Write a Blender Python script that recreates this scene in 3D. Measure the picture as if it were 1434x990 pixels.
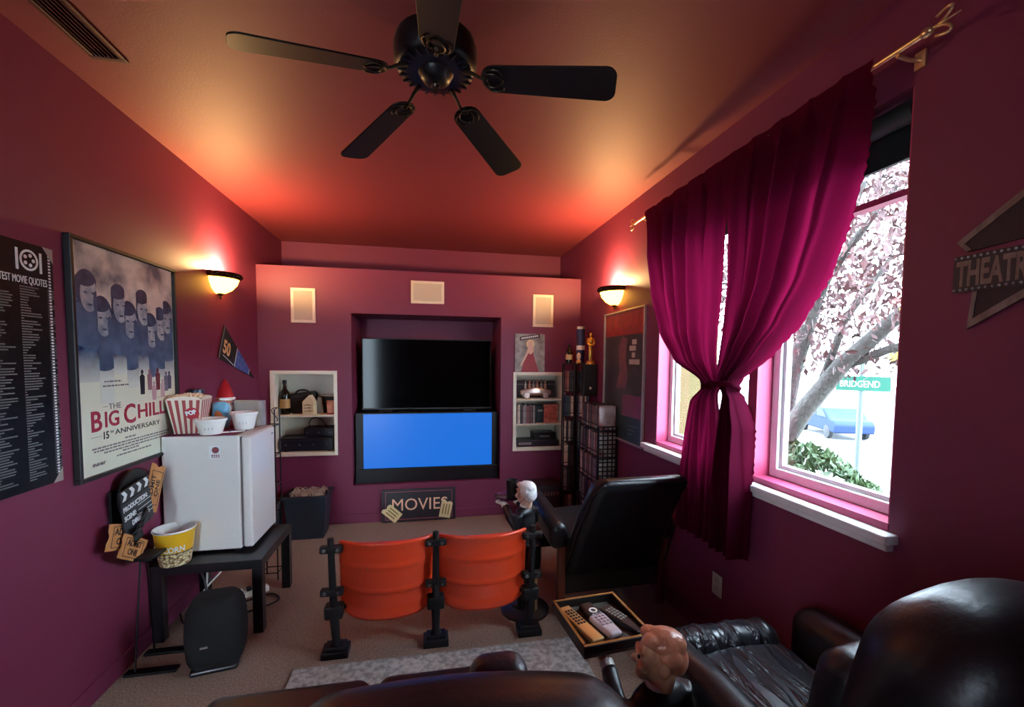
import bpy, math, random
from mathutils import Vector, Matrix, Euler
for o in list(bpy.data.objects): bpy.data.objects.remove(o, do_unlink=True)
SC = bpy.context.scene
COL = SC.collection
R = random.Random(7)
PI = math.pi

# ------------------------------------------------------------------ camera, sky, exposure
F_PX, PY_PX = 610.48, 539.0
YAW, PITCH, ROLL = 0.19357, -0.05656, 0.00902
cy, sy, cp, sp = math.cos(YAW), math.sin(YAW), math.cos(PITCH), math.sin(PITCH)
fw = Vector((sy*cp, cy*cp, sp)); rt = Vector((cy, -sy, 0)); up = rt.cross(fw)
r2 = math.cos(ROLL)*rt + math.sin(ROLL)*up; u2 = -math.sin(ROLL)*rt + math.cos(ROLL)*up
cam = bpy.data.cameras.new('camera'); co = bpy.data.objects.new('camera', cam); COL.objects.link(co)
co.matrix_world = Matrix(((r2.x, u2.x, -fw.x, 0), (r2.y, u2.y, -fw.y, 0), (r2.z, u2.z, -fw.z, 1.5), (0, 0, 0, 1)))
cam.sensor_width = 36; cam.lens = 36*F_PX/1434; cam.shift_y = (PY_PX-495)/1434; cam.clip_start = .02; cam.clip_end = 300
SC.camera = co
SKY = 26.0
w = bpy.data.worlds.new('sky'); SC.world = w; w.use_nodes = True
bg = w.node_tree.nodes['Background']; bg.inputs[0].default_value = (.66, .84, 1, 1); bg.inputs[1].default_value = SKY
SC.view_settings.view_transform = 'Standard'; SC.view_settings.look = 'None'
SC.view_settings.exposure = 0.42; SC.view_settings.gamma = 1; SC.view_settings.use_curve_mapping = False
SCONCE_W = 50

# ------------------------------------------------------------------ room measures
XL, XR, D, D2, ZC, ZT, YR = -1.426, 1.485, 4.113, 4.80, 2.669, 2.297, -0.9

# ------------------------------------------------------------------ materials
def lin(c):
    return tuple(((v/255)/12.92 if v <= 10 else ((v/255+.055)/1.055)**2.4) for v in c)
MATS = {}
def mat(name, col, rough=.5, metal=0, emit=0, bump=None, vary=None, trans=0, coat=0, spec=None, ecol=None):
    """col sRGB 0-255; bump=(scale,strength,dist); vary=(scale,other colour,contrast)"""
    if name in MATS: return MATS[name]
    m = bpy.data.materials.new(name); m.use_nodes = True; MATS[name] = m
    nt = m.node_tree; b = nt.nodes['Principled BSDF']
    b.inputs['Base Color'].default_value = (*lin(col), 1); b.inputs['Roughness'].default_value = rough
    b.inputs['Metallic'].default_value = metal
    if spec is not None: b.inputs['Specular IOR Level'].default_value = spec
    if coat: b.inputs['Coat Weight'].default_value = coat; b.inputs['Coat Roughness'].default_value = .1
    if trans: b.inputs['Transmission Weight'].default_value = trans
    if emit:
        b.inputs['Emission Color'].default_value = (*lin(ecol or col), 1); b.inputs['Emission Strength'].default_value = emit
    tc = None
    if bump or vary: tc = nt.nodes.new('ShaderNodeTexCoord')
    if vary:
        n = nt.nodes.new('ShaderNodeTexNoise'); n.inputs['Scale'].default_value = vary[0]; n.inputs['Detail'].default_value = 5
        nt.links.new(tc.outputs['Object'], n.inputs['Vector'])
        cr = nt.nodes.new('ShaderNodeValToRGB'); k = vary[2] if len(vary) > 2 else .25
        cr.color_ramp.elements[0].position = .5-k; cr.color_ramp.elements[1].position = .5+k
        cr.color_ramp.elements[0].color = (*lin(col), 1); cr.color_ramp.elements[1].color = (*lin(vary[1]), 1)
        nt.links.new(n.outputs['Fac'], cr.inputs[0]); nt.links.new(cr.outputs[0], b.inputs['Base Color'])
    if bump:
        n = nt.nodes.new('ShaderNodeTexNoise'); n.inputs['Scale'].default_value = bump[0]; n.inputs['Detail'].default_value = 4
        nt.links.new(tc.outputs['Object'], n.inputs['Vector'])
        bp = nt.nodes.new('ShaderNodeBump'); bp.inputs['Strength'].default_value = bump[1]; bp.inputs['Distance'].default_value = bump[2]
        nt.links.new(n.outputs['Fac'], bp.inputs['Height']); nt.links.new(bp.outputs[0], b.inputs['Normal'])
    return m

PAINT = mat('maroon wall paint', (120, 43, 74), .55, bump=(160, .12, .004))
CEIL = mat('maroon ceiling paint', (124, 46, 57), .6, bump=(120, .15, .004))
PINKJ = mat('magenta jamb paint', (176, 60, 98), .5)
CARPET = mat('beige carpet', (158, 126, 106), .95, bump=(240, 1.0, .02), vary=(130, (206, 174, 150), .16))
RUG = mat('grey speckled rug', (206, 200, 190), .95, bump=(300, .8, .01), vary=(42, (158, 150, 142), .12))
WHITE = mat('white vinyl', (232, 234, 236), .4)
CREAM = mat('cream painted wood', (232, 224, 204), .45)
FRIDGE = mat('white enamel', (226, 222, 216), .32, coat=.3)
BLACK = mat('black plastic', (20, 20, 22), .45)
BLACKM = mat('black metal', (24, 23, 25), .38, metal=.4)
GLOSSB = mat('glossy black screen', (5, 5, 7), .1, spec=.12)
LACK = mat('black lacquered wood', (22, 20, 24), .3)
LEATHER = mat('black leather', (20, 19, 22), .36, bump=(70, .16, .006))
LEATHB = mat('dark brown leather', (26, 20, 23), .34, bump=(60, .16, .006))
ORANGE = mat('orange moulded plastic', (236, 70, 34), .33, coat=.2)
IRON = mat('cast iron', (30, 29, 31), .5, metal=.3, bump=(120, .3, .003))
FANB = mat('dark fan blade', (20, 15, 16), .5, spec=.3)
BRONZE = mat('dark bronze', (62, 50, 38), .4, metal=.7)
BRASS = mat('pale brass', (226, 200, 150), .3, metal=.8)
GOLD = mat('gold plate', (222, 170, 82), .28, metal=.9)
GRILL = mat('speaker grille', (204, 196, 176), .8, bump=(600, .5, .003))
STUCCO = mat('yellow stucco', (92, 78, 44), .9, bump=(90, .8, .02))
STUCCOB = mat('beige stucco', (74, 69, 58), .9, bump=(90, .6, .01))
CUPW = mat('white glaze', (236, 236, 230), .25)
PAPER = mat('kraft paper', (210, 150, 92), .7, vary=(30, (188, 126, 72), .3))
INK = mat('black ink', (24, 22, 24), .6)
INKW = mat('white ink', (232, 238, 240), .6)
BLUES = mat('blue screen', (10, 30, 60), .3, emit=.62, ecol=(30, 120, 236))

def rgb(r, g, b, rough=.5, **k): return mat('paint %d %d %d' % (r, g, b), (r, g, b), rough, **k)

# ------------------------------------------------------------------ mesh builder
class G:
    def __init__(s): s.v = []; s.f = []
    def add(s, vs, fs, M=None):
        n = len(s.v)
        s.v += [tuple(M @ Vector(p)) if M else tuple(p) for p in vs]
        s.f += [tuple(i+n for i in f) for f in fs]
        return s
    def box(s, x0, x1, y0, y1, z0, z1, M=None):
        v = [(x0,y0,z0),(x1,y0,z0),(x1,y1,z0),(x0,y1,z0),(x0,y0,z1),(x1,y0,z1),(x1,y1,z1),(x0,y1,z1)]
        return s.add(v, [(0,3,2,1),(4,5,6,7),(0,1,5,4),(1,2,6,5),(2,3,7,6),(3,0,4,7)], M)
    def cbox(s, c, d, M=None):
        return s.box(c[0]-d[0]/2, c[0]+d[0]/2, c[1]-d[1]/2, c[1]+d[1]/2, c[2]-d[2]/2, c[2]+d[2]/2, M)
    def rbox(s, x0, x1, y0, y1, z0, z1, r, n=3, mid=1, M=None, warp=None):
        c = Vector(((x0+x1)/2, (y0+y1)/2, (z0+z1)/2)); h = Vector(((x1-x0)/2, (y1-y0)/2, (z1-z0)/2))
        r = min(r, min(h)*.999); ax = []
        for k in range(3):
            e = [h[k]-r+r*math.tan(PI/4*i/n) for i in range(n+1)]
            m = [-(h[k]-r)+2*(h[k]-r)*i/(mid+1) for i in range(1, mid+1)]
            ax.append([-q for q in reversed(e)]+m+e)
        idx = {}; vs = []; fs = []
        def vid(p):
            key = tuple(round(q, 6) for q in p)
            if key not in idx:
                q = Vector([max(-(h[k]-r), min(h[k]-r, p[k])) for k in range(3)]); d = Vector(p)-q
                if d.length > 1e-9: q = q+d.normalized()*r
                q = c+q
                if warp: q = Vector(warp(q))
                idx[key] = len(vs); vs.append(q)
            return idx[key]
        for k in range(3):
            a, b = (k+1) % 3, (k+2) % 3
            for sgn in (-1, 1):
                for i in range(len(ax[a])-1):
                    for j in range(len(ax[b])-1):
                        q = []
                        for (di, dj) in ((0,0),(1,0),(1,1),(0,1)):
                            p = [0,0,0]; p[k] = sgn*h[k]; p[a] = ax[a][i+di]; p[b] = ax[b][j+dj]; q.append(vid(p))
                        fs.append(tuple(q if sgn > 0 else q[::-1]))
        return s.add(vs, fs, M)
    def lathe(s, prof, n=20, c=(0,0,0), a0=0, a1=2*PI, M=None):
        full = abs(a1-a0-2*PI) < 1e-6; m = n if full else n+1; vs = []; fs = []
        for (r, z) in prof:
            for i in range(m):
                a = a0+(a1-a0)*i/n; vs.append((c[0]+r*math.cos(a), c[1]+r*math.sin(a), c[2]+z))
        for j in range(len(prof)-1):
            for i in range(n):
                i2 = (i+1) % m; fs.append((j*m+i, j*m+i2, (j+1)*m+i2, (j+1)*m+i))
        return s.add(vs, fs, M)
    def cyl(s, c, r, z0, z1, n=16, r2=None, M=None):
        r2 = r if r2 is None else r2
        return s.lathe([(0.0001,z0),(r,z0),(r2,z1),(0.0001,z1)], n, c, M=M)
    def tube(s, pts, r, n=8, closed=False, cap=True):
        pts = [Vector(p) for p in pts]; m = len(pts); vs = []; fs = []; ref = None
        rs = r if isinstance(r, (list, tuple)) else [r]*m
        for i, p in enumerate(pts):
            a = pts[(i-1) % m] if closed or i > 0 else p; b = pts[(i+1) % m] if closed or i < m-1 else p
            t = (b-a).normalized()
            if ref is None:
                ref = t.orthogonal().normalized()
            ref = (ref-t*ref.dot(t)); ref = ref.normalized() if ref.length > 1e-6 else t.orthogonal().normalized()
            q = t.cross(ref)
            for k in range(n):
                an = 2*PI*k/n; vs.append(p+rs[i]*(math.cos(an)*ref+math.sin(an)*q))
        for i in range(m if closed else m-1):
            for k in range(n):
                i2 = (i+1) % m; k2 = (k+1) % n; fs.append((i*n+k, i*n+k2, i2*n+k2, i2*n+k))
        if cap and not closed: fs += [tuple(reversed(range(n))), tuple(range((m-1)*n, m*n))]
        return s.add(vs, fs)
    def ell(s, c, r, n=16, m=10, M=None):
        vs = []; fs = []
        for j in range(m+1):
            t = PI*j/m
            for i in range(n):
                a = 2*PI*i/n; st = max(math.sin(t), 1e-4)
                vs.append((c[0]+r[0]*st*math.cos(a), c[1]+r[1]*st*math.sin(a), c[2]-r[2]*math.cos(t)))
        for j in range(m):
            for i in range(n): fs.append((j*n+i, j*n+(i+1) % n, (j+1)*n+(i+1) % n, (j+1)*n+i))
        return s.add(vs, fs, M)
    def prism(s, poly, z0, z1, M=None):
        n = len(poly)
        if sum(poly[i][0]*poly[(i+1)%n][1]-poly[(i+1)%n][0]*poly[i][1] for i in range(n)) < 0: poly = poly[::-1]
        vs = [(p[0], p[1], z0) for p in poly]+[(p[0], p[1], z1) for p in poly]
        fs = [tuple(reversed(range(n))), tuple(range(n, 2*n))]+[(i, (i+1) % n, n+(i+1) % n, n+i) for i in range(n)]
        return s.add(vs, fs, M)
    def build(s, name, m, parent=None, smooth=False, bevel=0, seg=2, remesh=0, loc=None, rot=None, sub=0):
        me = bpy.data.meshes.new(name); me.from_pydata([tuple(p) for p in s.v], [], s.f); me.update()
        if m: me.materials.append(m)
        if smooth:
            me.polygons.foreach_set('use_smooth', [True]*len(me.polygons))
            if smooth != 'all':
                try: me.set_sharp_from_angle(angle=math.radians(48))
                except Exception: pass
        o = bpy.data.objects.new(name, me); COL.objects.link(o)
        if parent: o.parent = parent
        if loc: o.location = loc
        if rot: o.rotation_euler = rot
        if remesh:
            r = o.modifiers.new('remesh', 'REMESH'); r.mode = 'VOXEL'; r.voxel_size = remesh; r.use_smooth_shade = True
            q = o.modifiers.new('smooth', 'SMOOTH'); q.iterations = 4; q.factor = .5
        if bevel:
            b = o.modifiers.new('bevel', 'BEVEL'); b.width = bevel; b.segments = seg; b.limit_method = 'ANGLE'
        if sub:
            b = o.modifiers.new('sub', 'SUBSURF'); b.levels = sub; b.render_levels = sub
        return o

def tag(o, label, cat, group=None):
    o['label'] = label; o['category'] = cat
    if group: o['group'] = group
    return o
def thing(name, label, cat, loc=(0,0,0), rot=(0,0,0), group=None):
    o = bpy.data.objects.new(name, None); COL.objects.link(o); o.empty_display_size = .05
    o.location = loc; o.rotation_euler = rot
    return tag(o, label, cat, group)
def struct(o): o['kind'] = 'structure'; return o
def text(s, size, m, parent, loc, rot=0, align='LEFT', name='lettering', sx=1.0, ext=.0006, bold=0, euler=None):
    c = bpy.data.curves.new(name, 'FONT'); c.body = s; c.size = size; c.align_x = align; c.extrude = ext; c.offset = bold
    c.resolution_u = 3
    c.materials.append(m); tmp = bpy.data.objects.new(name, c)
    me = bpy.data.meshes.new_from_object(tmp); bpy.data.objects.remove(tmp); bpy.data.curves.remove(c)
    if not me.materials: me.materials.append(m)
    o = bpy.data.objects.new(name, me); COL.objects.link(o); o.parent = parent
    o.location = loc; o.rotation_euler = euler or (0, 0, rot); o.scale = (sx, 1, 1)
    return o
def copy_tree(o, parent=None):
    c = o.copy(); COL.objects.link(c); c.parent = parent
    for ch in o.children: copy_tree(ch, c)
    return c
def lerp_tab(tab, z):
    if z >= tab[0][0]: return tab[0][1]
    for (a, b) in zip(tab, tab[1:]):
        if a[0] >= z >= b[0]:
            t = (a[0]-z)/(a[0]-b[0]); t = t*t*(3-2*t)*.35+t*.65; return a[1]+(b[1]-a[1])*t
    return tab[-1][1]
E_LEFT, E_BACK, E_RIGHT = (PI/2, 0, PI/2), (PI/2, 0, 0), (PI/2, 0, -PI/2)   # picture plane on each wall: x across, y up, z out

# ------------------------------------------------------------------ room shell
struct(G().box(XL-.3, XR+.3, YR-3, D2+.3, -.12, 0).build('floor', CARPET))
struct(G().box(XL-.2, XR+.2, YR-3, D2+.2, ZC, ZC+.15).build('ceiling', CEIL))
struct(G().box(XL-.15, XL, YR-.12, D2+.15, 0, ZC).build('wall_left', PAINT))
# right wall with one wide opening
WY0, WY1, WZ0, WZ1 = 1.135, 2.62, .945, 2.36
XO = XR+.16
wr = G().box(XR, XO, YR-3, WY0, 0, ZC).box(XR, XO, WY1, D2+.15, 0, ZC).box(XR, XO, WY0, WY1, 0, WZ0).box(XR, XO, WY0, WY1, WZ1, ZC)
struct(wr.build('wall_right', PAINT))
# back wall face with openings
def holed(x0, x1, z0, z1, holes, y0, y1):
    xs = sorted({x0, x1, *[h[0] for h in holes], *[h[1] for h in holes]}); zs = sorted({z0, z1, *[h[2] for h in holes], *[h[3] for h in holes]})
    g = G()
    for a, b in zip(xs, xs[1:]):
        for c, d in zip(zs, zs[1:]):
            mx, mz = (a+b)/2, (c+d)/2
            if not any(h[0] < mx < h[1] and h[2] < mz < h[3] for h in holes): g.box(a, b, y0, y1, c, d)
    return g
NX0, NX1, NZ0, NZ1 = -.66, .696, .344, 1.905
LCAB = (-1.31, -.80, .655, 1.372); RCAB = (.837, 1.322, .64, 1.366)
wb = struct(holed(XL, XR, 0, ZT, [(NX0, NX1, NZ0, NZ1), LCAB, RCAB], D, D+.06).build('wall_back', PAINT))
G().box(NX0-.05, NX0, D+.06, 4.70, NZ0, NZ1).box(NX1, NX1+.05, D+.06, 4.70, NZ0, NZ1).box(NX0-.05, NX1+.05, D+.06, 4.70, NZ1, NZ1+.05)\
   .box(NX0-.05, NX1+.05, D+.06, 4.70, NZ0-.05, NZ0).box(NX0, NX1, 4.65, 4.70, NZ0, NZ1).build('niche_lining', PAINT, wb)
struct(G().box(XL, XR, D+.06, D2, ZT-.06, ZT).build('wall_ledge', PAINT))
struct(G().box(XL, XR, D2, D2+.12, 0, ZC).build('wall_back_upper', PAINT))
# wall behind the camera, with a narrow doorway to the daylit next room
struct(holed(XL, XR, 0, ZC, [(-1.40, -1.08, 0, 2.15)], YR-.12, YR).build('wall_rear', PAINT))
bb = G().box(XL, XL+.012, 0, D, 0, .085)
struct(bb.build('baseboard_left', PAINT, bevel=.004)); struct(G().box(XL, XR, D-.012, D, 0, .085).build('baseboard_back', PAINT, bevel=.004))
struct(G().box(XR-.012, XR, YR, D, 0, .085).build('baseboard_right', PAINT, bevel=.004))

# windows
def window(n, y0, y1, bar):
    x0, x1 = XR+.085, XR+.14; t = .042
    fr = struct(G().box(x0, x1, y0, y0+t, WZ0+.03, WZ1).box(x0, x1, y1-t, y1, WZ0+.03, WZ1).box(x0, x1, y0+t, y1-t, WZ0+.03, WZ0+.03+t)
                .box(x0, x1, y0+t, y1-t, WZ1-t, WZ1).build('window_%d' % n, WHITE, bevel=.004))
    a = .018
    G().box(x0+.015, x1-.012, y0+t, y0+t+a, WZ0+.03+t, WZ1-t).box(x0+.015, x1-.012, y1-t-a, y1-t, WZ0+.03+t, WZ1-t)\
       .box(x0+.015, x1-.012, y0+t+a, y1-t-a, WZ0+.03+t, WZ0+.03+t+a).build('sash', WHITE, fr, bevel=.003)
    if bar: G().box(x0-.005, x1-.012, y0+t, y1-t, 2.06, 2.082).build('meeting_rail', PINKJ, fr)
    g = mat('window glass', (255, 255, 255), 0.0, trans=1)
    if 'done' not in g:
        g['done'] = 1; nt = g.node_tree; nt.nodes.clear()
        out = nt.nodes.new('ShaderNodeOutputMaterial'); tr = nt.nodes.new('ShaderNodeBsdfTransparent'); gl = nt.nodes.new('ShaderNodeBsdfGlossy')
        gl.inputs['Roughness'].default_value = .02; mx = nt.nodes.new('ShaderNodeMixShader'); mx.inputs[0].default_value = .04
        nt.links.new(tr.outputs[0], mx.inputs[1]); nt.links.new(gl.outputs[0], mx.inputs[2]); nt.links.new(mx.outputs[0], out.inputs[0])
    G().box(x0+.028, x0+.032, y0+t+a, y1-t-a, WZ0+.03+t+a, WZ1-t).build('pane', g, fr)
YM0, YM1 = 1.745, 1.80
window(1, WY0, YM0, True); window(2, YM1, WY1, False)
struct(G().box(XR+.005, XR+.15, YM0, YM1, WZ0+.03, WZ1).build('trim_1', PINKJ))                       # post between the windows
struct(G().box(XR+.002, XR+.085, WY1-.006, WY1, WZ0+.03, WZ1).box(XR+.002, XR+.085, WY0, WY0+.006, WZ0+.03, WZ1)
       .box(XR+.002, XR+.15, WY0+.006, WY1-.006, WZ0, WZ0+.03).build('trim_2', PINKJ))                 # painted reveal
struct(G().box(XR-.05, XR+.03, WY0-.03, WY1+.12, WZ0-.03, WZ0+.004).box(XR-.03, XR, WY0-.02, WY1+.11, WZ0-.055, WZ0-.03).build('trim_3', WHITE, bevel=.006))

# ------------------------------------------------------------------ wall sconces
SGLASS = mat('amber alabaster glass', (255, 226, 150), .4, emit=12, ecol=(255, 186, 64))
def sconce(loc, rot, label):
    t = thing('wall_sconce', label, 'lamp', loc, rot)   # local: x out of wall, z up, half dish
    prof = [(.012,-.115),(.05,-.105),(.088,-.082),(.118,-.045),(.134,0)]
    G().lathe(prof+[(.130,0)]+[(r-.004, z+.003) for r, z in reversed(prof[:-1])], 24, a0=-PI/2, a1=PI/2).build('glass_bowl', SGLASS, t, smooth=True)
    rim = [(.132,-.012),(.146,-.006),(.150,.004),(.146,.012),(.152,.020),(.148,.026),(.138,.024),(.132,-.012)]
    g = G().lathe(rim, 28, a0=-PI/2, a1=PI/2)
    for i in range(19):
        a = -PI/2+PI*(i+.5)/19; g.ell((.149*math.cos(a), .149*math.sin(a), .008), (.007,.007,.009), 8, 5)
    g.build('rim_band', BRONZE, t, smooth=True)
    G().lathe([(.0005,-.15),(.006,-.146),(.009,-.138),(.005,-.130),(.010,-.124),(.022,-.116),(.026,-.110)], 14, c=(.018,0,0)).build('finial', BRONZE, t, smooth=True)
    G().box(0, .008, -.05, .05, -.09, .015).build('back_plate', BRONZE, t, bevel=.003)
    G().lathe([(.0005,-.055),(.018,-.04),(.028,-.015),(.024,.005),(.0005,.014)], 14, c=(.062,0,0)).build('bulb', mat('lit bulb', (255, 240, 200), .4, emit=9, ecol=(255, 214, 130)), t, smooth=True)
    l = bpy.data.lights.new('bulb_light', 'POINT'); l.energy = SCONCE_W; l.color = (1, .60, .24); l.shadow_soft_size = .03
    lo = bpy.data.objects.new('bulb_light', l); COL.objects.link(lo); lo.parent = t; lo.location = (.07, 0, .03)
    return t
sconce((XL, 3.40, 2.055), (0, 0, 0), 'lit alabaster bowl wall sconce above the gnome figurine on the fridge')
sconce((XR, 3.28, 2.055), (0, 0, PI), 'lit alabaster bowl wall sconce above the dark red framed poster by the window')

# ------------------------------------------------------------------ ceiling fan
fc = Vector((.034, 1.644, 0))
fan = thing('ceiling_fan', 'black five-blade ceiling fan with ornate blade irons', 'ceiling fan', (fc.x, fc.y, ZC))
G().lathe([(.0005,-.185),(.03,-.183),(.05,-.172),(.062,-.15),(.1,-.15),(.132,-.142),(.146,-.12),(.148,-.075),(.14,-.045),(.11,-.03),(.075,-.02),(.07,0),(.0005,0)], 32).build('motor_housing', BLACKM, fan, smooth=True)
g = G()
for k in range(24):
    a = 2*PI*k/24; g.cbox((.115, 0, -.1475), (.035, .006, .006), Matrix.Rotation(a, 4, 'Z'))
g.build('vent_fin_ring', BLACK, fan)
G().lathe([(.0005,-.2),(.012,-.198),(.016,-.19),(.012,-.182)], 14).tube([(.0,0,-.2),(0,0,-.215)], .003).build('pull_switch', BRONZE, fan, smooth=True)
ang = [197.7-72*k for k in range(5)]; ang[3] -= 3
zt, zr = 2.42-ZC, 2.486-ZC
for a in ang:
    Mz = Matrix.Rotation(math.radians(a), 4, 'Z'); slope = math.atan2(zt-zr, .63-.168)
    bM = Mz @ Matrix.Translation((.168, 0, zr)) @ Matrix.Rotation(-slope, 4, 'Y') @ Matrix.Rotation(math.radians(-13), 4, 'X')
    poly = []
    L = .468
    for t in range(9): an = PI/2+PI*t/8; poly.append((.05+.05*math.cos(an), .055*math.sin(an)))
    for t in range(7): an = -PI/2+PI/2*t/6; poly.append((L-.035+.035*math.cos(an), -.03+.038*math.sin(an)))
    for t in range(7): an = PI/2*t/6; poly.append((L-.035+.035*math.cos(an), .03+.038*math.sin(an)))
    b = G().prism(poly, -.003, .003, bM).build('fan_blade', FANB, fan, bevel=.0015)
    g = G(); P = lambda x, y, z: tuple(bM @ Vector((x, y, z)))
    q = lambda r, z: tuple(Mz @ Vector((r, 0, z)))
    g.tube([q(.10, -.148), q(.135, -.162), q(.16, -.178), P(.03, 0, -.006)], [.008, .007, .006, .007], 8)
    for s in (-1, 1):
        g.tube([P(.01+.035*(1-math.cos(u*.35)), s*.028*math.sin(u*.35*1.1), -.007) for u in range(0, 10)], .0035, 6)
        g.tube([P(.05+.03*math.cos(u*.5), s*(.026+.02*math.sin(u*.5)), -.007) for u in range(0, 9)], .003, 6)
    g.build('blade_iron', BRONZE, b, smooth=True)

# ceiling vent
v = thing('ceiling_vent', 'dark painted louvred air vent set in the ceiling', 'vent', (-1.215, 1.83, ZC))
DKV = mat('dark maroon metal', (70, 26, 36), .5)
G().box(-.062,.062,-.225,-.2,-.012,0).box(-.062,.062,.2,.225,-.012,0).box(-.062,-.045,-.2,.2,-.012,0).box(.045,.062,-.2,.2,-.012,0).build('vent_frame', DKV, v, bevel=.003)
for k in range(6):
    G().cbox((0,0,0), (.014,.4,.0015), Matrix.Translation((-.0375+.015*k, 0, -.007)) @ Matrix.Rotation(.7, 4, 'Y')).build('louvre_slat', DKV, v)

# ------------------------------------------------------------------ curtains and rod
def curtain_mat():
    m = bpy.data.materials.new('crimson curtain cloth'); m.use_nodes = True; nt = m.node_tree; nt.nodes.clear()
    out = nt.nodes.new('ShaderNodeOutputMaterial'); d = nt.nodes.new('ShaderNodeBsdfDiffuse'); t = nt.nodes.new('ShaderNodeBsdfTranslucent'); mx = nt.nodes.new('ShaderNodeMixShader')
    d.inputs[0].default_value = (*lin((80, 18, 40)), 1); t.inputs[0].default_value = (*lin((124, 13, 54)), 1); mx.inputs[0].default_value = .40
    nt.links.new(d.outputs[0], mx.inputs[1]); nt.links.new(t.outputs[0], mx.inputs[2]); nt.links.new(mx.outputs[0], out.inputs[0]); return m
CLOTH = curtain_mat()
def curtain(label, outer, inner, nf, ph, xk):
    nu, nv = 90, 110; g = G(); z0, z1 = 2.458, .60
    for j in range(nv+1):
        z = z0+(z1-z0)*j/nv; yo, yi = lerp_tab(outer, z), lerp_tab(inner, z)
        wd = abs(yo-yi); kn = math.exp(-((z-1.39)/.12)**2)
        amp = .024+.020*min(1, (2.45-z)/.3); amp = amp*(1-kn)+.028*kn
        pk_ = min(1, max(0, (z-2.36)/.06)); amp *= 1-.75*pk_
        for i in range(nu+1):
            u = i/nu; y = yi+(yo-yi)*u
            s = math.sin(2*PI*nf*u+ph+.5*math.sin(3*z))+.35*math.sin(2*PI*nf*2.3*u+1.3+ph+z)
            s *= min(1, u/.2)
            y += .10*wd/nf*math.sin(2*PI*nf*u+ph+PI/2)*min(1, u/.2)
            if i == nu: y += .006*math.sin(z*170)*(1 if yo > yi else -1)
            g.v.append((xk+amp*s-.016*pk_, y, z))
    for j in range(nv):
        for i in range(nu): a = j*(nu+1)+i; g.f.append((a, a+1, a+nu+2, a+nu+1))
    return tag(g.build('curtain', CLOTH, smooth='all'), label, 'curtain')
curtain('crimson curtain panel hanging on the side of the framed red poster, gathered at mid height',
        [(2.455,2.64),(2.2,2.58),(1.92,2.487),(1.675,2.368),(1.506,2.212),(1.41,1.99),(1.37,1.975),(1.3,2.06),(.94,2.147),(.6,2.16)],
        [(2.458,1.862),(2.2,1.865),(2.1,1.874),(1.86,1.880),(1.55,1.910),(1.43,1.90),(1.39,1.878),(1.35,1.915),(1.17,1.886),(1.0,1.88),(.6,1.885)], 5, .4, 1.392)
curtain('crimson curtain panel with a scalloped edge drawn across the window with the roller shade',
        [(2.455,1.19),(2.22,1.229),(2.01,1.285),(1.83,1.353),(1.66,1.469),(1.55,1.59),(1.41,1.775),(1.37,1.785),(1.33,1.748),(1.2,1.696),(.75,1.693),(.6,1.69)],
        [(2.458,1.868),(2.2,1.866),(2.1,1.856),(1.86,1.848),(1.55,1.880),(1.43,1.90),(1.39,1.875),(1.35,1.838),(1.17,1.870),(1.0,1.89),(.6,1.895)], 5, 2.0, 1.392)
t = thing('curtain_tie', 'dark cord tie holding the two crimson curtains together in a knot', 'tieback', (1.392, 1.872, 1.388))
G().tube([(.048*math.cos(a*PI/8), .115*math.sin(a*PI/8), .012*math.sin(a*PI/4)) for a in range(16)], .012, 8, closed=True).build('cord_loop', CLOTH, t, smooth='all')
G().ell((-.05, 0, 0), (.022,.03,.024)).build('cord_knot', CLOTH, t, smooth='all')
rod = thing('curtain_rod', 'slim pale brass curtain rod with scrolled finials above the window', 'curtain rod', (1.392, 1.9, 2.437))
G().tube([(0,-.86,0),(0,.9,0)], .008, 10).build('pole', BRASS, rod, smooth=True)
for s in (-1, 1):
    g = G(); y0 = .9 if s > 0 else -.86
    g.ell((0, y0, 0), (.013,.02,.013), 10, 6)
    for q in (-1, 1):
        g.tube([(0, y0+s*(.015+.045*math.sin(k*.3)), q*(.028*(1-math.cos(k*.38)))*(1-.05*k)) for k in range(11)], .0045, 6)
    g.tube([(0, y0, 0), (0, y0+s*.08, 0)], [.006, .002], 6)
    g.build('finial', BRASS, rod, smooth='all')
for y in (-.78, .3, .78):
    G().tube([(0, y, -.012), (.05, y, -.018), (XR-1.392, y, -.012)], .006, 8).cbox((XR-1.392-.004, y, -.012), (.008,.03,.05)).build('bracket', BRASS, rod, smooth=True)
# roller shades with bead chain
SHADE = mat('dark green shade cloth', (26, 44, 40), .7)
def shade(yc, hw, label, chain):
    rs = thing('roller_shade', label, 'blind', (XR+.045, yc, 2.28))
    G().tube([(0,-hw,.03),(0,hw,.03)], .035, 16).build('rolled_cloth', SHADE, rs, smooth=True)
    G().box(.028,.032,-hw,hw,-.09,.03).box(.022,.038,-hw,hw,-.105,-.09).build('hem_bar', SHADE, rs)
    if chain:
        g = G()
        for k in range(60): g.ell((-.02, -hw-.008, .02-.022*k), (.0045,.0045,.0045), 6, 4)
        g.tube([(-.02,-hw-.008,.02),(-.02,-hw-.008,-1.3)], .0012, 4).build('bead_chain', mat('grey bead', (110, 104, 104), .4), rs)
shade(1.44, .285, 'dark green roller shade rolled up at the window facing the street sign', True)
shade(2.21, .385, 'dark green roller shade behind the curtain at the yellow stucco window', False)

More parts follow.
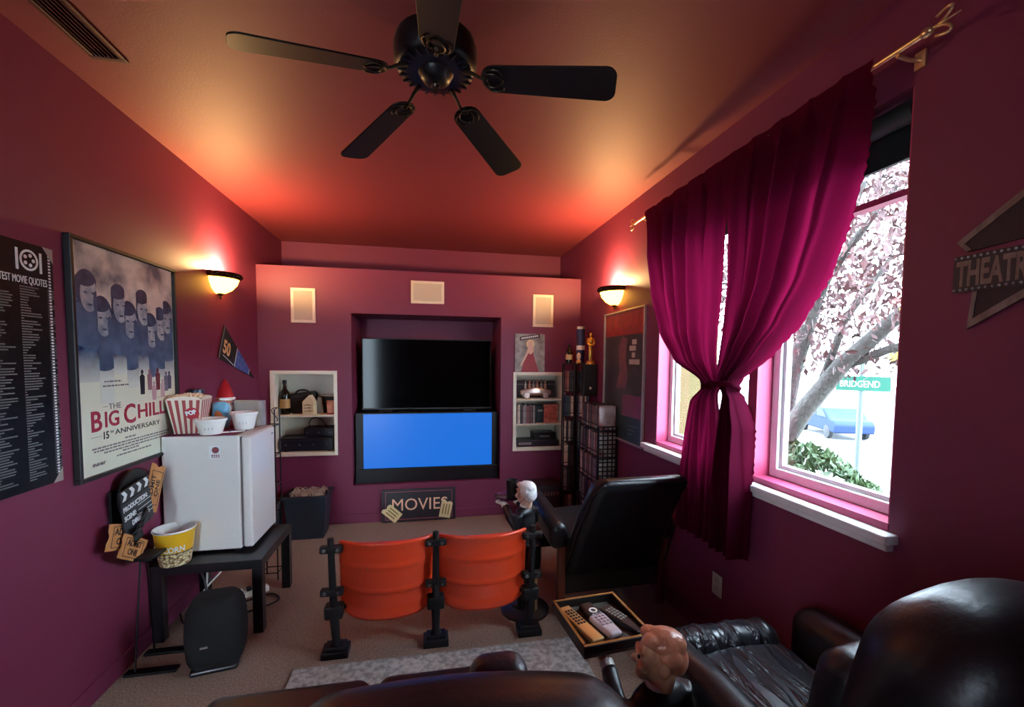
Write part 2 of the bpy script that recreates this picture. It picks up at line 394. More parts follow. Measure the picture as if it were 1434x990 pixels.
# ------------------------------------------------------------------ outdoors
def terr(x, y): return -.25 if x < 6 else max(-1.74, -.25-(x-6)*.25)
g = G(); nx = 24
xs = [XO, 3, 5, 6, 8, 10, 12, 13]
vs = [(x, y, terr(x, 0)) for x in xs for y in (-30, 60)]
struct(G().add(vs, [(2*i, 2*i+2, 2*i+3, 2*i+1) for i in range(len(xs)-1)]).build('yard_ground', mat('pale dry lawn and paving', (100, 98, 92), .9, vary=(1.5, (86, 88, 78), .3))))
struct(G().box(13, 60, -40, 80, -2.0, -1.75).build('street', mat('sunlit asphalt', (98, 100, 104), .9)))
struct(G().box(1.66, 2.42, 3.3, 3.5, -.25, 3.2).build('wall_neighbour', STUCCO))
struct(G().box(XO, 2.36, .6, 3.3, -.25, .74).build('wall_planter', STUCCOB, bevel=.02))

def leaves(n, sampler, size, seed):
    rr = random.Random(seed); g = G()
    for _ in range(n):
        p = sampler(rr); s = size*(.6+.8*rr.random())
        M = Matrix.Translation(p) @ Euler((rr.uniform(0, 6), rr.uniform(0, 6), rr.uniform(0, 6))).to_matrix().to_4x4()
        g.add([(-s, 0, 0), (-.2*s, -.42*s, .1*s), (s, 0, 0), (-.2*s, .42*s, .1*s)], [(0,1,2), (0,2,3)], M)
    return g
tree = thing('plum_tree', 'purple-leaved plum tree with grey branching trunk outside the window', 'tree', (3.6, 3.93, -.25))
BARK = mat('grey bark', (74, 71, 66), .9, bump=(30, .8, .02), vary=(14, (54, 49, 46), .3))
def br(pts, r, name='branch'): return G().tube([(a-3.6, b-3.93, c+.25) for a, b, c in pts], r, 10).build(name, BARK, tree, smooth='all')
br([(3.6,3.95,-.25),(3.6,3.94,.2),(3.6,3.92,.6)], [.16,.13,.12], 'trunk')
br([(3.6,3.92,.55),(3.6,3.601,1.036),(3.6,3.218,1.491),(3.62,2.869,1.809),(3.65,2.6,2.05),(3.7,2.2,2.5)], [.10,.085,.07,.055,.04,.02])
br([(3.6,3.92,.55),(3.6,3.749,1.414),(3.62,3.54,2.095),(3.65,3.35,2.641),(3.7,3.1,3.3)], [.10,.08,.065,.05,.025])
br([(3.6,3.94,.5),(3.62,4.05,1.0),(3.65,4.023,1.71),(3.66,4.09,2.3),(3.7,4.2,3.2)], [.085,.07,.06,.05,.025])
br([(3.6,3.25,1.46),(3.7,2.9,1.62),(3.8,2.55,1.72),(3.9,2.2,1.95)], [.045,.035,.028,.015])
br([(3.62,3.5,2.2),(3.5,3.1,2.5),(3.45,2.7,2.85)], [.045,.03,.015])
br([(3.62,4.03,1.7),(3.5,4.3,2.2),(3.5,4.6,2.8)], [.045,.03,.015])
br([(3.61,3.45,1.25),(3.7,3.3,1.9),(3.8,3.0,2.4)], [.04,.03,.015])
def crown(rr):
    while True:
        p = Vector((rr.uniform(-1, 1), rr.uniform(-1, 1), rr.uniform(-1, 1)))
        if .15 < p.length < 1:
            q = Vector((3.75+p.x*1.15-3.6, 3.35+p.y*1.9-3.93, 2.9+p.z*1.55+.25))
            low = 1.45+.25+.35*math.sin(q.y*3)
            if q.z < low and rr.random() < .82: continue
            if math.sin(q.x*5.1+q.z*4)*math.sin(q.y*4.3)*math.sin(q.z*5.7+1) < -.12 and rr.random() < .7: continue
            return q
lf = leaves(13000, crown, .036, 3).build('foliage', mat('plum leaf', (58, 38, 40), .6, vary=(3, (84, 42, 38), .25)), tree); lf['kind'] = 'stuff'
bush = thing('clipped_hedge', 'low green leafy hedge under the plum tree outside', 'hedge', (3.05, 3.2, -.25))
def bsh(rr):
    a = rr.uniform(0, 2*PI); z = rr.uniform(-.3, 1); r = math.sqrt(max(0, 1-z*z))
    k = 1+.08*math.sin(a*5+z*4)
    return Vector((.55*r*math.cos(a)*k, .95*r*math.sin(a)*k, .40+.62*z*k))
G().ell((0, 0, .35), (.5, .8, .52)).build('twig_core', mat('dark hedge inside', (40, 58, 34), .9), bush)
lf = leaves(4200, bsh, .045, 4).build('foliage', mat('hedge leaf', (40, 60, 32), .55, vary=(8, (64, 82, 46), .25)), bush); lf['kind'] = 'stuff'
# street sign
sg = thing('street_sign', 'green street name sign reading BRIDGEND on a grey pole', 'sign', (5.0, 4.22, -.25), (0, 0, -.86))
GREEN = mat('sign green', (20, 84, 68), .5)
G().tube([(0,0,0),(0,0,1.95)], .03, 10).build('pole', mat('galvanised steel', (74, 84, 84), .6), sg, smooth=True)
# board faces the house (local -y turned)
b = G().box(-.24,.26,-.036,-.03,1.43,1.60).build('name_board', GREEN, sg, bevel=.002)
text('BRIDGEND', .105, INKW, b, (-.205, -.038, 1.475), euler=(PI/2, 0, 0), sx=.72)
b = G().box(-.003,.003,-.26,.25,1.66,1.82).build('cross_street_board', GREEN, sg, bevel=.002)
ys = thing('warning_sign', 'small yellow diamond road sign seen through the plum tree', 'sign', (7.0, 5.3, -.5), (0, 0, -.9))
G().tube([(0,0,0),(0,0,2.2)], .025, 8).build('pole', MATS['galvanised steel'], ys)
G().cbox((0,-.03,0), (.28,.006,.28), Matrix.Translation((0,0,2.1)) @ Matrix.Rotation(PI/4, 4, 'Y')).build('board', mat('sign yellow', (120, 104, 30), .5), ys)
# parked car
car = thing('parked_car', 'blue hatchback parked across the street', 'car', (18.2, 16.6, -1.75), (0, 0, math.radians(66)))
car.scale = (.88, .88, .88)
prof = [(-2.1,.35),(-2.15,.75),(-1.95,.95),(-1.5,1.02),(-.9,1.45),(.5,1.48),(1.35,1.0),(2.0,.88),(2.15,.6),(2.1,.32)]
CARB = mat('car blue', (34, 46, 74), .7, spec=.1)
G().prism(prof, -.85, .85, Matrix.Rotation(PI/2, 4, 'X')).build('body', CARB, car, bevel=.08, seg=3, smooth=True)
for s in (-1, 1):
    for poly in ([(-1.3,1.02),(-.85,1.38),(-.25,1.4),(-.25,1.02)], [(-.15,1.02),(-.15,1.4),(.42,1.4),(1.05,1.02)]):
        G().prism(poly, .86, .87, Matrix.Rotation(PI/2, 4, 'X') if s < 0 else Matrix.Rotation(PI/2, 4, 'X') @ Matrix.Translation((0,0,-1.73))).build('side_window', mat('car glass', (58, 66, 74), .6, spec=.1), car)
    for x in (-1.35, 1.35):
        w_ = G().lathe([(.0005,-.1),(.2,-.1),(.32,-.08),(.33,0),(.32,.08),(.2,.1),(.0005,.1)], 20, M=Matrix.Translation((x, s*.78, .33)) @ Matrix.Rotation(PI/2, 4, 'X')).build('wheel', mat('tyre', (30, 30, 32), .8), car, smooth=True)

# ------------------------------------------------------------------ left wall: posters, pennant, wall art
# quotes poster
W, H = .50, .90
q = thing('quotes_poster', 'black poster of small printed movie quotes with film perforations', 'poster', (XL, 2.02-W, 1.009), E_LEFT)
def quotes_mat():
    m = bpy.data.materials.new('printed quote columns'); m.use_nodes = True; nt = m.node_tree; b = nt.nodes['Principled BSDF']; b.inputs['Roughness'].default_value = .35; b.inputs['Specular IOR Level'].default_value = .25
    tc = nt.nodes.new('ShaderNodeTexCoord'); sep = nt.nodes.new('ShaderNodeSeparateXYZ'); nt.links.new(tc.outputs['Object'], sep.inputs[0])
    def mth(op, a, bb, c=None):
        n = nt.nodes.new('ShaderNodeMath'); n.operation = op
        for k, v_ in enumerate((a, bb, c)):
            if v_ is None: continue
            if isinstance(v_, (int, float)): n.inputs[k].default_value = v_
            else: nt.links.new(v_, n.inputs[k])
        return n.outputs[0]
    x, y = sep.outputs[0], sep.outputs[1]
    row = mth('FLOOR', mth('MULTIPLY', y, 105), 0); fr = mth('FRACT', mth('MULTIPLY', y, 105), 0)
    col = mth('FLOOR', mth('MULTIPLY', x, 8.6), 0); fx = mth('FRACT', mth('MULTIPLY', x, 8.6), 0)
    cmb = nt.nodes.new('ShaderNodeCombineXYZ'); nt.links.new(row, cmb.inputs[0]); nt.links.new(col, cmb.inputs[1])
    wn = nt.nodes.new('ShaderNodeTexWhiteNoise'); nt.links.new(cmb.outputs[0], wn.inputs['Vector'])
    length = mth('MULTIPLY_ADD', wn.outputs['Value'], .75, .1)
    on = mth('MULTIPLY', mth('LESS_THAN', fx, length), mth('GREATER_THAN', fr, .5)); on = mth('MULTIPLY', on, mth('GREATER_THAN', fx, .05))
    on = mth('MULTIPLY', on, mth('LESS_THAN', y, .745)); on = mth('MULTIPLY', on, mth('GREATER_THAN', y, .03))
    nz = nt.nodes.new('ShaderNodeTexNoise'); nz.inputs['Scale'].default_value = 320; nt.links.new(tc.outputs['Object'], nz.inputs['Vector'])
    on = mth('MULTIPLY', on, nz.outputs['Fac'])
    mx = nt.nodes.new('ShaderNodeMix'); mx.data_type = 'RGBA'; mx.inputs[6].default_value = (*lin((18, 19, 21)), 1); mx.inputs[7].default_value = (*lin((150, 152, 148)), 1)
    nt.links.new(on, mx.inputs[0]); nt.links.new(mx.outputs[2], b.inputs['Base Color']); return m
G().box(0, W, 0, H, 0, .006).build('board', quotes_mat(), q)
g = G()
n = 75
for k in range(n):
    for x in (.012, W-.022): g.box(x, x+.010, .012+k*(H-.024)/n, .012+k*(H-.024)/n+.0065, .006, .0066)
g.build('film_perforations', INKW, q)['kind'] = 'stuff'
for px, py, sx_, sy_ in ((W, H, -1, -1), (W, 0, -1, 1), (0, 0, 1, 1), (0, H, 1, -1)):
    G().prism([(px, py), (px+sx_*.045, py), (px, py+sy_*.055)], .0068, .0076).build('corner_tab', mat('clear corner', (168, 164, 152), .3), q)
text('1', .105, INKW, q, (W-.152, .80, .007), align='CENTER', bold=.002, sx=.7); text('1', .105, INKW, q, (W-.055, .80, .007), align='CENTER', bold=.002, sx=.7)
G().lathe([(.030, 0), (.038, 0), (.038, .001), (.030, .001), (.030, 0)], 20, c=(W-.104, .838, .007)).build('film_reel_emblem', INKW, q)
g = G()
for k in range(5): g.cyl((W-.104+.018*math.cos(k*1.257), .838+.018*math.sin(k*1.257), .007), .007, 0, .001, 8)
g.build('emblem_dots', INKW, q)
text('GREATEST MOVIE QUOTES', .038, INKW, q, (W-.03, .752, .007), align='RIGHT', sx=.53)

# framed film poster
W, H = .751, 1.026
fp = thing('framed_film_poster', 'black framed pale film poster with blue portrait strips and red title', 'poster', (XL, 2.079, .969), E_LEFT)
f = .017
G().box(0, W, 0, f, 0, .028).box(0, W, H-f, H, 0, .028).box(0, f, f, H-f, 0, .028).box(W-f, W, f, H-f, 0, .028).build('frame', BLACK, fp, bevel=.003)
def sky_print():
    m = bpy.data.materials.new('printed cloud poster'); m.use_nodes = True; nt = m.node_tree; b = nt.nodes['Principled BSDF']; b.inputs['Roughness'].default_value = .25
    tc = nt.nodes.new('ShaderNodeTexCoord'); sep = nt.nodes.new('ShaderNodeSeparateXYZ'); nt.links.new(tc.outputs['Object'], sep.inputs[0])
    nz = nt.nodes.new('ShaderNodeTexNoise'); nz.inputs['Scale'].default_value = 5.5; nz.inputs['Detail'].default_value = 8; nt.links.new(tc.outputs['Object'], nz.inputs['Vector'])
    cr = nt.nodes.new('ShaderNodeValToRGB'); cr.color_ramp.elements[0].position = .38; cr.color_ramp.elements[1].position = .6
    cr.color_ramp.elements[0].color = (*lin((112, 128, 138)), 1); cr.color_ramp.elements[1].color = (*lin((232, 232, 218)), 1); nt.links.new(nz.outputs['Fac'], cr.inputs[0])
    mr = nt.nodes.new('ShaderNodeMapRange'); mr.inputs[1].default_value = .62; mr.inputs[2].default_value = .86; nt.links.new(sep.outputs[1], mr.inputs[0])
    mx = nt.nodes.new('ShaderNodeMix'); mx.data_type = 'RGBA'; mx.inputs[6].default_value = (*lin((224, 228, 206)), 1)
    nt.links.new(mr.outputs[0], mx.inputs[0]); nt.links.new(cr.outputs[0], mx.inputs[7]); nt.links.new(mx.outputs[2], b.inputs['Base Color']); return m
G().box(f, W-f, f, H-f, .002, .012).build('print', sky_print(), fp)
def strip_mat(i):   # blue ink portrait strip that fades to the paper lower down: printed ink, not light
    m = bpy.data.materials.new('blue portrait ink %d' % i); m.use_nodes = True; nt = m.node_tree; b = nt.nodes['Principled BSDF']; b.inputs['Roughness'].default_value = .25
    tc = nt.nodes.new('ShaderNodeTexCoord'); sep = nt.nodes.new('ShaderNodeSeparateXYZ'); nt.links.new(tc.outputs['Object'], sep.inputs[0])
    mr = nt.nodes.new('ShaderNodeMapRange'); mr.inputs[1].default_value = .40+.03*(i % 3); mr.inputs[2].default_value = .56+.02*(i % 2); nt.links.new(sep.outputs[1], mr.inputs[0])
    nz = nt.nodes.new('ShaderNodeTexNoise'); nz.inputs['Scale'].default_value = 22; nz.inputs['Detail'].default_value = 3; nt.links.new(tc.outputs['Object'], nz.inputs['Vector'])
    cr = nt.nodes.new('ShaderNodeValToRGB'); cr.color_ramp.elements[0].position = .35; cr.color_ramp.elements[1].position = .65
    cr.color_ramp.elements[0].color = (*lin((36, 58, 92)), 1); cr.color_ramp.elements[1].color = (*lin((92, 122, 158)), 1); nt.links.new(nz.outputs['Fac'], cr.inputs[0])
    mx = nt.nodes.new('ShaderNodeMix'); mx.data_type = 'RGBA'; mx.inputs[6].default_value = (*lin((214, 222, 210)), 1)
    nt.links.new(mr.outputs[0], mx.inputs[0]); nt.links.new(cr.outputs[0], mx.inputs[7]); nt.links.new(mx.outputs[2], b.inputs['Base Color']); return m
SKIN_INK = mat('pale face ink', (186, 196, 196), .3, vary=(20, (128, 148, 166), .16))
HAIR_INK = mat('dark hair ink', (40, 56, 84), .3, vary=(18, (70, 90, 120), .2)); MID_INK = mat('mid blue ink', (96, 120, 150), .3, vary=(15, (62, 84, 116), .2))
strips = [(.03,.125,.90,.52),(.155,.09,.80,.42),(.245,.09,.87,.55),(.335,.085,.80,.48),(.42,.085,.87,.54),(.505,.075,.76,.44),(.58,.065,.80,.52),(.645,.083,.84,.5)]
for i, (x, w_, top, bot) in enumerate(strips):
    s = G().box(x, x+w_, bot-.10, top-.10, .012, .0125).build('portrait_strip', strip_mat(i), fp)
    cx = x+w_*(.35 if i % 2 else .6); cl_ = lambda v: max(x, min(x+w_, v))
    def oval(c0, c1, a_, b_, z0, z1, nm, m_): G().prism([(cl_(c0+a_*math.cos(2*PI*k/24)), c1+b_*math.sin(2*PI*k/24)) for k in range(24)], z0, z1).build(nm, m_, s)
    oval(cx, top-.235, .13, .10, .0125, .0127, 'shoulder_shape', MID_INK)
    oval(cx-.006, top-.078, .066, .078, .0127, .0129, 'hair_shape', HAIR_INK)
    oval(cx+.006, top-.105, .050, .075, .0129, .0131, 'face_shape', SKIN_INK)
    for q_ in (-.02, .024): oval(cx+.006+q_, top-.098, .011, .005, .0135, .0137, 'printed_eye', MID_INK)
    oval(cx+.008, top-.148, .016, .005, .0135, .0137, 'printed_mouth', MID_INK)
    oval(cx-.014, top-.045, .055, .028, .0131, .0133, 'hair_fringe', HAIR_INK)
    oval(cx+.044, top-.135, .016, .05, .0133, .0135, 'face_shading', MID_INK)
figs = [(.445,.40,.13,(40,44,58)),(.505,.41,.11,(150,110,120)),(.54,.35,.10,(186,150,160)),(.575,.41,.12,(120,50,62)),(.615,.36,.10,(190,160,166)),(.65,.395,.11,(120,120,140)),(.68,.40,.10,(90,92,112))]
for x, y, h, c in figs:
    G().prism([(x-.016,y-h*.45),(x-.02,y+h*.25),(x-.008,y+h*.33),(x+.008,y+h*.33),(x+.02,y+h*.25),(x+.016,y-h*.45)], .0126, .013).prism([(x+.011*math.cos(k), y+h*.42+.013*math.sin(k)) for k in (0,1,2,3,4,5)], .013, .0134).build('printed_figure', rgb(*c), fp)
RED = mat('deep red ink', (164, 34, 62), .4)
text('THE', .038, mat('grey ink', (110, 108, 106), .5), fp, (.20, .292, .0125), sx=1.2)
text('B', .125, RED, fp, (.085, .205, .0125), sx=1.0, bold=.0025); text('IG', .098, RED, fp, (.168, .215, .0125), sx=1.05, bold=.002)
text('C', .13, RED, fp, (.295, .212, .0125), sx=1.0, bold=.0025); text('HILL', .098, RED, fp, (.395, .226, .0125), sx=1.25, bold=.002)
text('15', .046, INK, fp, (.155, .163, .0125), sx=.9, bold=.001); text('TH', .016, INK, fp, (.203, .183, .0125)); text('ANNIVERSARY', .034, INK, fp, (.235, .172, .0125), sx=1.55)
for a_ in ((.085,.15,.178,.180),(.57,.68,.315,.317),(.165,.195,.305,.307)): G().box(*a_,.0125,.013).build('rule_line', MATS['grey ink'], fp)
g = G()
rr = random.Random(5)
for y, x0, x1 in ((.142,.30,.38),(.125,.09,.66),(.112,.10,.64),(.098,.16,.62),(.085,.28,.40),(.068,.24,.50),(.058,.09,.17),(.052,.09,.16),(.415,.18,.29),(.395,.17,.34)):
    x = x0
    while x < x1:
        l = rr.uniform(.008, .028); g.box(x, min(x+l, x1), y, y+.007, .0125, .0129); x += l+.005
g.build('credit_lines', MATS['grey ink'], fp)['kind'] = 'stuff'

# pennant
pn = thing('felt_pennant', 'small black and blue felt pennant with a gold number pinned to the wall', 'pennant', (XL+.004, 3.40, 1.50), E_LEFT)
PA, PB, PC = Vector((.07, .235)), Vector((-.04, -.0)), Vector((.60, -.17))
def pl(a, t, b): return tuple(a+(b-a)*t)
G().prism([tuple(PA), tuple(PB), tuple(PC)], 0, .004).build('felt', mat('black felt', (26, 26, 32), .9), pn)
G().prism([pl(PA,.40,PC), pl(PB,.40,PC), pl(PB,.80,PC), pl(PA,.80,PC)], .0042, .005).build('blue_band', mat('blue felt', (40, 70, 140), .9, vary=(30, (96, 110, 170), .2)), pn)
for t in (.39, .80): G().prism([pl(PA,t,PC), pl(PB,t,PC), pl(PB,t+.012,PC), pl(PA,t+.012,PC)], .005, .0056).build('white_stripe', INKW, pn)
G().prism([pl(PA,.0,PC), pl(PB,.0,PC), pl(PB,.03,PC), pl(PA,.03,PC)], .005, .0056).build('edge_band', mat('grey felt', (92, 92, 96), .9), pn)
text('50', .135, mat('gold ink', (226, 190, 130), .5), pn, (.03, .045, .005), rot=-.35, sx=.85, bold=.004)
g = G()
for k in range(8): g.box(.035+.021*k, .035+.021*k+.015, .012-.0095*k, .020-.0095*k, .005, .0055)
g.build('small_print', INKW, pn)

# clapperboard wall art
wa = thing('clapperboard_wall_art', 'metal wall art of a clapperboard, film reel and admission tickets', 'wall art', (XL, 2.36, .76), E_LEFT)
BM = mat('blue black tin', (26, 30, 38), .4)
reel = G(); reel.lathe([(.055, .0), (.115, .0), (.118, .006), (.115, .012), (.055, .012), (.055, 0)], 32, c=(.02, .085, .035))
for k in range(5): a = k*2*PI/5; reel.cbox((0,0,0), (.06,.014,.008), Matrix.Translation((.02+.04*math.cos(a), .085+.04*math.sin(a), .041)) @ Matrix.Rotation(a, 4, 'Z'))
reel.lathe([(.0005,.002),(.02,.002),(.02,.012),(.0005,.012)], 16, c=(.02,.085,.035))
reel.build('film_reel', BLACKM, wa, smooth=True)
rc = .42
cM = Matrix.Translation((-.005, .03, .062)) @ Matrix.Rotation(.16, 4, 'Z')
cl = G().box(-.11, .105, -.11, .055, 0, .006, cM).box(-.11, .105, .06, .115, 0, .008, cM).build('clapper_slate', BM, wa, bevel=.002)
for k in range(4):
    x = -.10+.053*k
    G().prism([(x,.065),(x+.022,.065),(x+.038,.088),(x+.022,.11),(x,.11),(x+.016,.088)], .0082, .0092, cM).build('chevron', INKW, cl)
for s_, x, y in (('PRODUCTION:', -.10, .012), ('SCENE:', -.10, -.032), ('DIRECTOR:', -.055, -.072)):
    o = text(s_, .032, INKW, cl, (0,0,0), sx=.82, bold=.0012); o.matrix_local = cM @ Matrix.Translation((x, y, .0068)) @ Matrix.Diagonal((.82, 1, 1, 1))
g = G()
for x, y in ((.0, .000), (.0, -.024), (-.012, -.045), (.01, -.066)): g.box(x, .10, y, y+.003, .0065, .0072, cM)
g.build('ruled_lines', INKW, cl)
def ticket(loc, rot, L, H_, words):
    M = Matrix.Translation(loc) @ Matrix.Rotation(rot, 4, 'Z'); n = 4; p = []
    L2, H2 = L/2, H_/2
    p = [(-L2, -H2), (L2, -H2), (L2, -H2*.45)] + [(L2-.012*math.sin(PI*k/6), -H2*.45+H2*.9*k/6) for k in range(1, 6)] + [(L2, H2*.45), (L2, H2), (-L2, H2), (-L2, H2*.45)] + [(-L2+.012*math.sin(PI*k/6), H2*.45-H2*.9*k/6) for k in range(1, 6)] + [(-L2, -H2*.45)]
    t_ = G().prism(p, 0, .004, M).build('ticket', PAPER, wa)
    a, b_ = L2*.72, H2*.8
    G().box(-a,a,-b_,-b_+.003,.0042,.005,M).box(-a,a,b_-.003,b_,.0042,.005,M).box(-a,-a+.003,-b_,b_,.0042,.005,M).box(a-.003,a,-b_,b_,.0042,.005,M).build('ticket_border', INK, t_)
    for k, s_ in enumerate(words):
        o = text(s_, H_*.36, INK, t_, (0,0,0), align='CENTER', bold=.0008); o.matrix_local = M @ Matrix.Translation((0, H_*(.08-.36*k), .0045)) @ Matrix.Diagonal((.95, 1, 1, 1))
ticket((.155, .07, .05), 1.15, .235, .12, ('ADMIT', 'ONE'))
ticket((-.095, -.085, .052), -.33, .20, .115, ('ADMIT', 'ONE'))
ticket((-.055, -.16, .068), -.55, .19, .105, ('ADMIT', 'ONE'))
g = G()
for s in (-1, 1):
    for k in range(5):
        a = s*(.3+.35*k); g.tube([(0,-.065,.07),(s*.035*math.cos(a*.6),-.065+.045*math.sin(a),.085),(s*.06*math.cos(a*.5),-.065+.07*math.sin(a),.075)], [.004,.012,.003], 6)
g.ell((0,-.065,.075), (.02,.018,.014), 10, 6)
g.build('film_ribbon_bow', BLACK, wa, smooth='all')
G().box(-.09,.16,-.1,.12,0,.012).box(-.02,.02,-.06,.06,.012,.05).build('mounting_plate', BLACKM, wa)
# slim stand beneath it
st = thing('slim_metal_stand', 'slim black metal stand with flat feet beneath the clapperboard wall art', 'stand', (XL+.10, 2.36, 0))
for y in (-.075, .075):
    G().box(-.07,.15,y-.022,y+.022,0,.014).build('flat_foot', BLACKM, st, bevel=.003)
    G().tube([(-.03, y, .014), (-.02, y*.3, .535)], .0045, 8).build('rod', BLACKM, st)
G().box(-.06,.05,-.06,.06,.535,.55).build('top_plate', BLACKM, st, bevel=.003)

# ------------------------------------------------------------------ side table, fridge and what stands on them
TZ = .41
tb = thing('side_table', 'square black lacquered side table carrying the mini fridge', 'table', (-1.145, 2.785, 0))
G().box(-.265,.265,-.265,.265,TZ-.05,TZ).build('table_top', LACK, tb, bevel=.003)
for sx_ in (-1, 1):
    for sy_ in (-1, 1): G().cbox((sx_*.24, sy_*.24, (TZ-.05)/2), (.05,.05,TZ-.05)).build('leg', LACK, tb, bevel=.002)
FZ = 1.07
fr = thing('mini_fridge', 'white mini fridge on the black side table', 'fridge', (-1.21, 2.85, TZ))
hf = FZ-TZ
G().box(-.2,.185,-.2,.19,.015,hf).build('cabinet', FRIDGE, fr, bevel=.008, seg=3)
for sx_ in (-.17, .15):
    for sy_ in (-.17, .16): G().cyl((sx_, sy_, 0), .015, 0, .02, 10).build('foot', BLACK, fr)
dr = G().rbox(.195,.243,-.2,.19,.02,hf-.006,.012,3).build('door', FRIDGE, fr, smooth=True)
G().box(.185,.195,-.19,.18,.03,hf-.015).build('door_gasket', mat('grey gasket', (120, 112, 112), .7), fr)
G().box(.15,.235,-.195,.18,hf-.006,hf+.0).build('door_cap', FRIDGE, dr, bevel=.003)
G().box(.2435,.2445,.13,.16,hf-.05,hf-.043).build('badge', mat('grey badge', (90, 96, 110), .4), dr)
stk = G().box(.035,.09,-.2015,-.2,hf-.125,hf-.055).build('sticker', INKW, fr)
G().lathe([(.0005,0),(.018,0),(.018,.001),(.0005,.001)], 12, M=Matrix.Translation((.066,-.2015,hf-.08)) @ Matrix.Rotation(PI/2, 4, 'X') ).build('sticker_emblem', mat('maroon ink', (130, 50, 60), .5), stk)
g = G()
for k in range(4):
    g.box(.045+.011*k, .053+.011*k, -.2022, -.2015, hf-.112, hf-.105).box(.045+.011*k, .053+.011*k, -.2022, -.2015, hf-.121, hf-.115)
g.build('sticker_print', MATS['maroon ink'], stk)
mt = tag(G().box(-1.408,-1.045,2.652,3.03,FZ,FZ+.003).build('table_mat', mat('plum cloth', (118, 44, 78), .8)), 'plum cloth mat covering the top of the mini fridge', 'mat')
MZ = FZ+.003
# striped popcorn bucket
pk = thing('striped_popcorn_tub', 'red and white striped popcorn tub full of popcorn on the fridge', 'popcorn tub', (-1.325, 2.78, MZ), (0, 0, .12))
def stripes_mat():
    m = mat('cream carton', (236, 222, 204), .5); return m
def frust(a0, a1, z0, z1, x0, x1, face):
    pass
b0, b1, hh = .058, .085, .19
g = G(); g.add([(-b0,-b0,0),(b0,-b0,0),(b0,b0,0),(-b0,b0,0),(-b1,-b1,hh),(b1,-b1,hh),(b1,b1,hh),(-b1,b1,hh)], [(0,3,2,1),(0,1,5,4),(1,2,6,5),(2,3,7,6),(3,0,4,7)])
bx_ = g.build('carton', stripes_mat(), pk)
STR = mat('faded red stripe', (168, 66, 66), .5)
for fc_ in range(4):
    Mf = Matrix.Rotation(fc_*PI/2, 4, 'Z')
    for k in range(5):
        t0, t1 = -1+.4*k+.1, -1+.4*k+.3
        top = hh+.012*math.cos((t0+t1)*.8)
        G().add([(t0*b0,-b0-.0008,0),(t1*b0,-b0-.0008,0),(t1*b1,-b1-.0008,hh),(t0*b1,-b1-.0008,hh)], [(0,1,2,3)], Mf).build('stripe', STR, bx_)
    G().add([(-b1,-b1,hh),(b1,-b1,hh)]+[(b1*math.cos(PI*j/8), -b1-.001, hh+.02*math.sin(PI*j/8)) for j in range(1, 8)], [tuple(range(9))], Mf).build('scalloped_rim', stripes_mat(), bx_)
g = G(); rr = random.Random(2)
for k in range(150):
    x, y = rr.uniform(-.078,.078), rr.uniform(-.078,.078); g.ell((x, y, hh-.005+.028*(1-(x*x+y*y)/.012)+rr.uniform(-.006,.006)), [rr.uniform(.007,.012) for _ in range(3)], 6, 4)
pc = g.build('popcorn', mat('popcorn', (236, 214, 160), .8, vary=(60, (250, 240, 214), .2)), pk, smooth='all'); pc['kind'] = 'stuff'
bd = G().lathe([(.0005,0),(.034,0),(.034,.002),(.0005,.002)], 20, M=Matrix.Translation((.035,-.0745,.115)) @ Matrix.Rotation(PI/2+.14, 4, 'X')).build('round_badge', mat('badge red', (186, 34, 54), .4), pk)
o = text('POP', .032, INKW, bd, (.008, -.0785, .103), euler=(PI/2+.14, -.25, 0), bold=.002, sx=.85)
# bowls
def bowl(loc, r, h, label):
    t_ = thing('snack_bowl', label, 'bowl', loc)
    G().lathe([(.0005,.004),(r*.62,0),(r*.68,.002),(r*.94,h*.84),(r*1.0,h*.86),(r*1.02,h),(r*.95,h),(r*.86,h*.7),(r*.6,.012),(.0005,.010)], 28).build('bowl_body', CUPW, t_, smooth=True)
    for k in range(3):
        a = -PI/2-.02+.26*k; zz = h*.45; rr_ = r*(.68+.26*zz/(h*.84))+.0005
        G().cbox((0,0,0), (.004,.0012,h*.2), Matrix.Translation((rr_*math.cos(a), rr_*math.sin(a), zz)) @ Matrix.Rotation(a+PI/2, 4, 'Z') @ Matrix.Rotation(-.2, 4, 'X')).build('faint_mark', mat('grey print', (190, 192, 190), .5), t_)
bowl((-1.185, 2.70, MZ), .079, .088, 'white snack bowl standing against the striped popcorn tub')
bowl((-1.075, 2.86, MZ), .074, .105, 'white snack bowl in front of the clear plastic box')
sp_ = thing('white_spoon', 'slim white plastic knife lying beside the snack bowls on the plum mat', 'utensil', (-1.105, 2.735, MZ+.004), (0, 0, .5))
G().rbox(-.075,.075,-.006,.006,-.0035,.0035,.003,2).build('handle_and_blade', CUPW, sp_, smooth=True); G().cyl((0,0,0), .006, -.004, .005, 10).build('dark_dot', BLACK, sp_)
# gnome
gn = thing('gnome_figurine', 'gnome figurine with pointed red hat and white beard on the fridge', 'figurine', (-1.225, 2.985, MZ))
GR = mat('gnome red', (176, 26, 34), .35)
G().lathe([(.0005,0),(.042,.004),(.05,.03),(.046,.08),(.03,.115),(.02,.13)], 20).build('robe', GR, gn, smooth=True)
G().ell((0,0,.155), (.036,.034,.04)).ell((.008,-.034,.155), (.009,.01,.008)).build('face', mat('gnome skin', (222, 160, 136), .5), gn, smooth='all')
G().ell((0,-.016,.125), (.036,.03,.045)).ell((-.02,-.012,.12), (.022,.024,.03)).ell((.022,-.012,.12), (.022,.024,.03)).build('beard', mat('white wool', (236, 232, 226), .9, bump=(80, .8, .01)), gn, smooth='all')
G().lathe([(.046,.168),(.05,.176),(.046,.188),(.04,.215),(.026,.25),(.012,.28),(.0005,.296)], 20).build('pointed_hat', GR, gn, smooth=True)
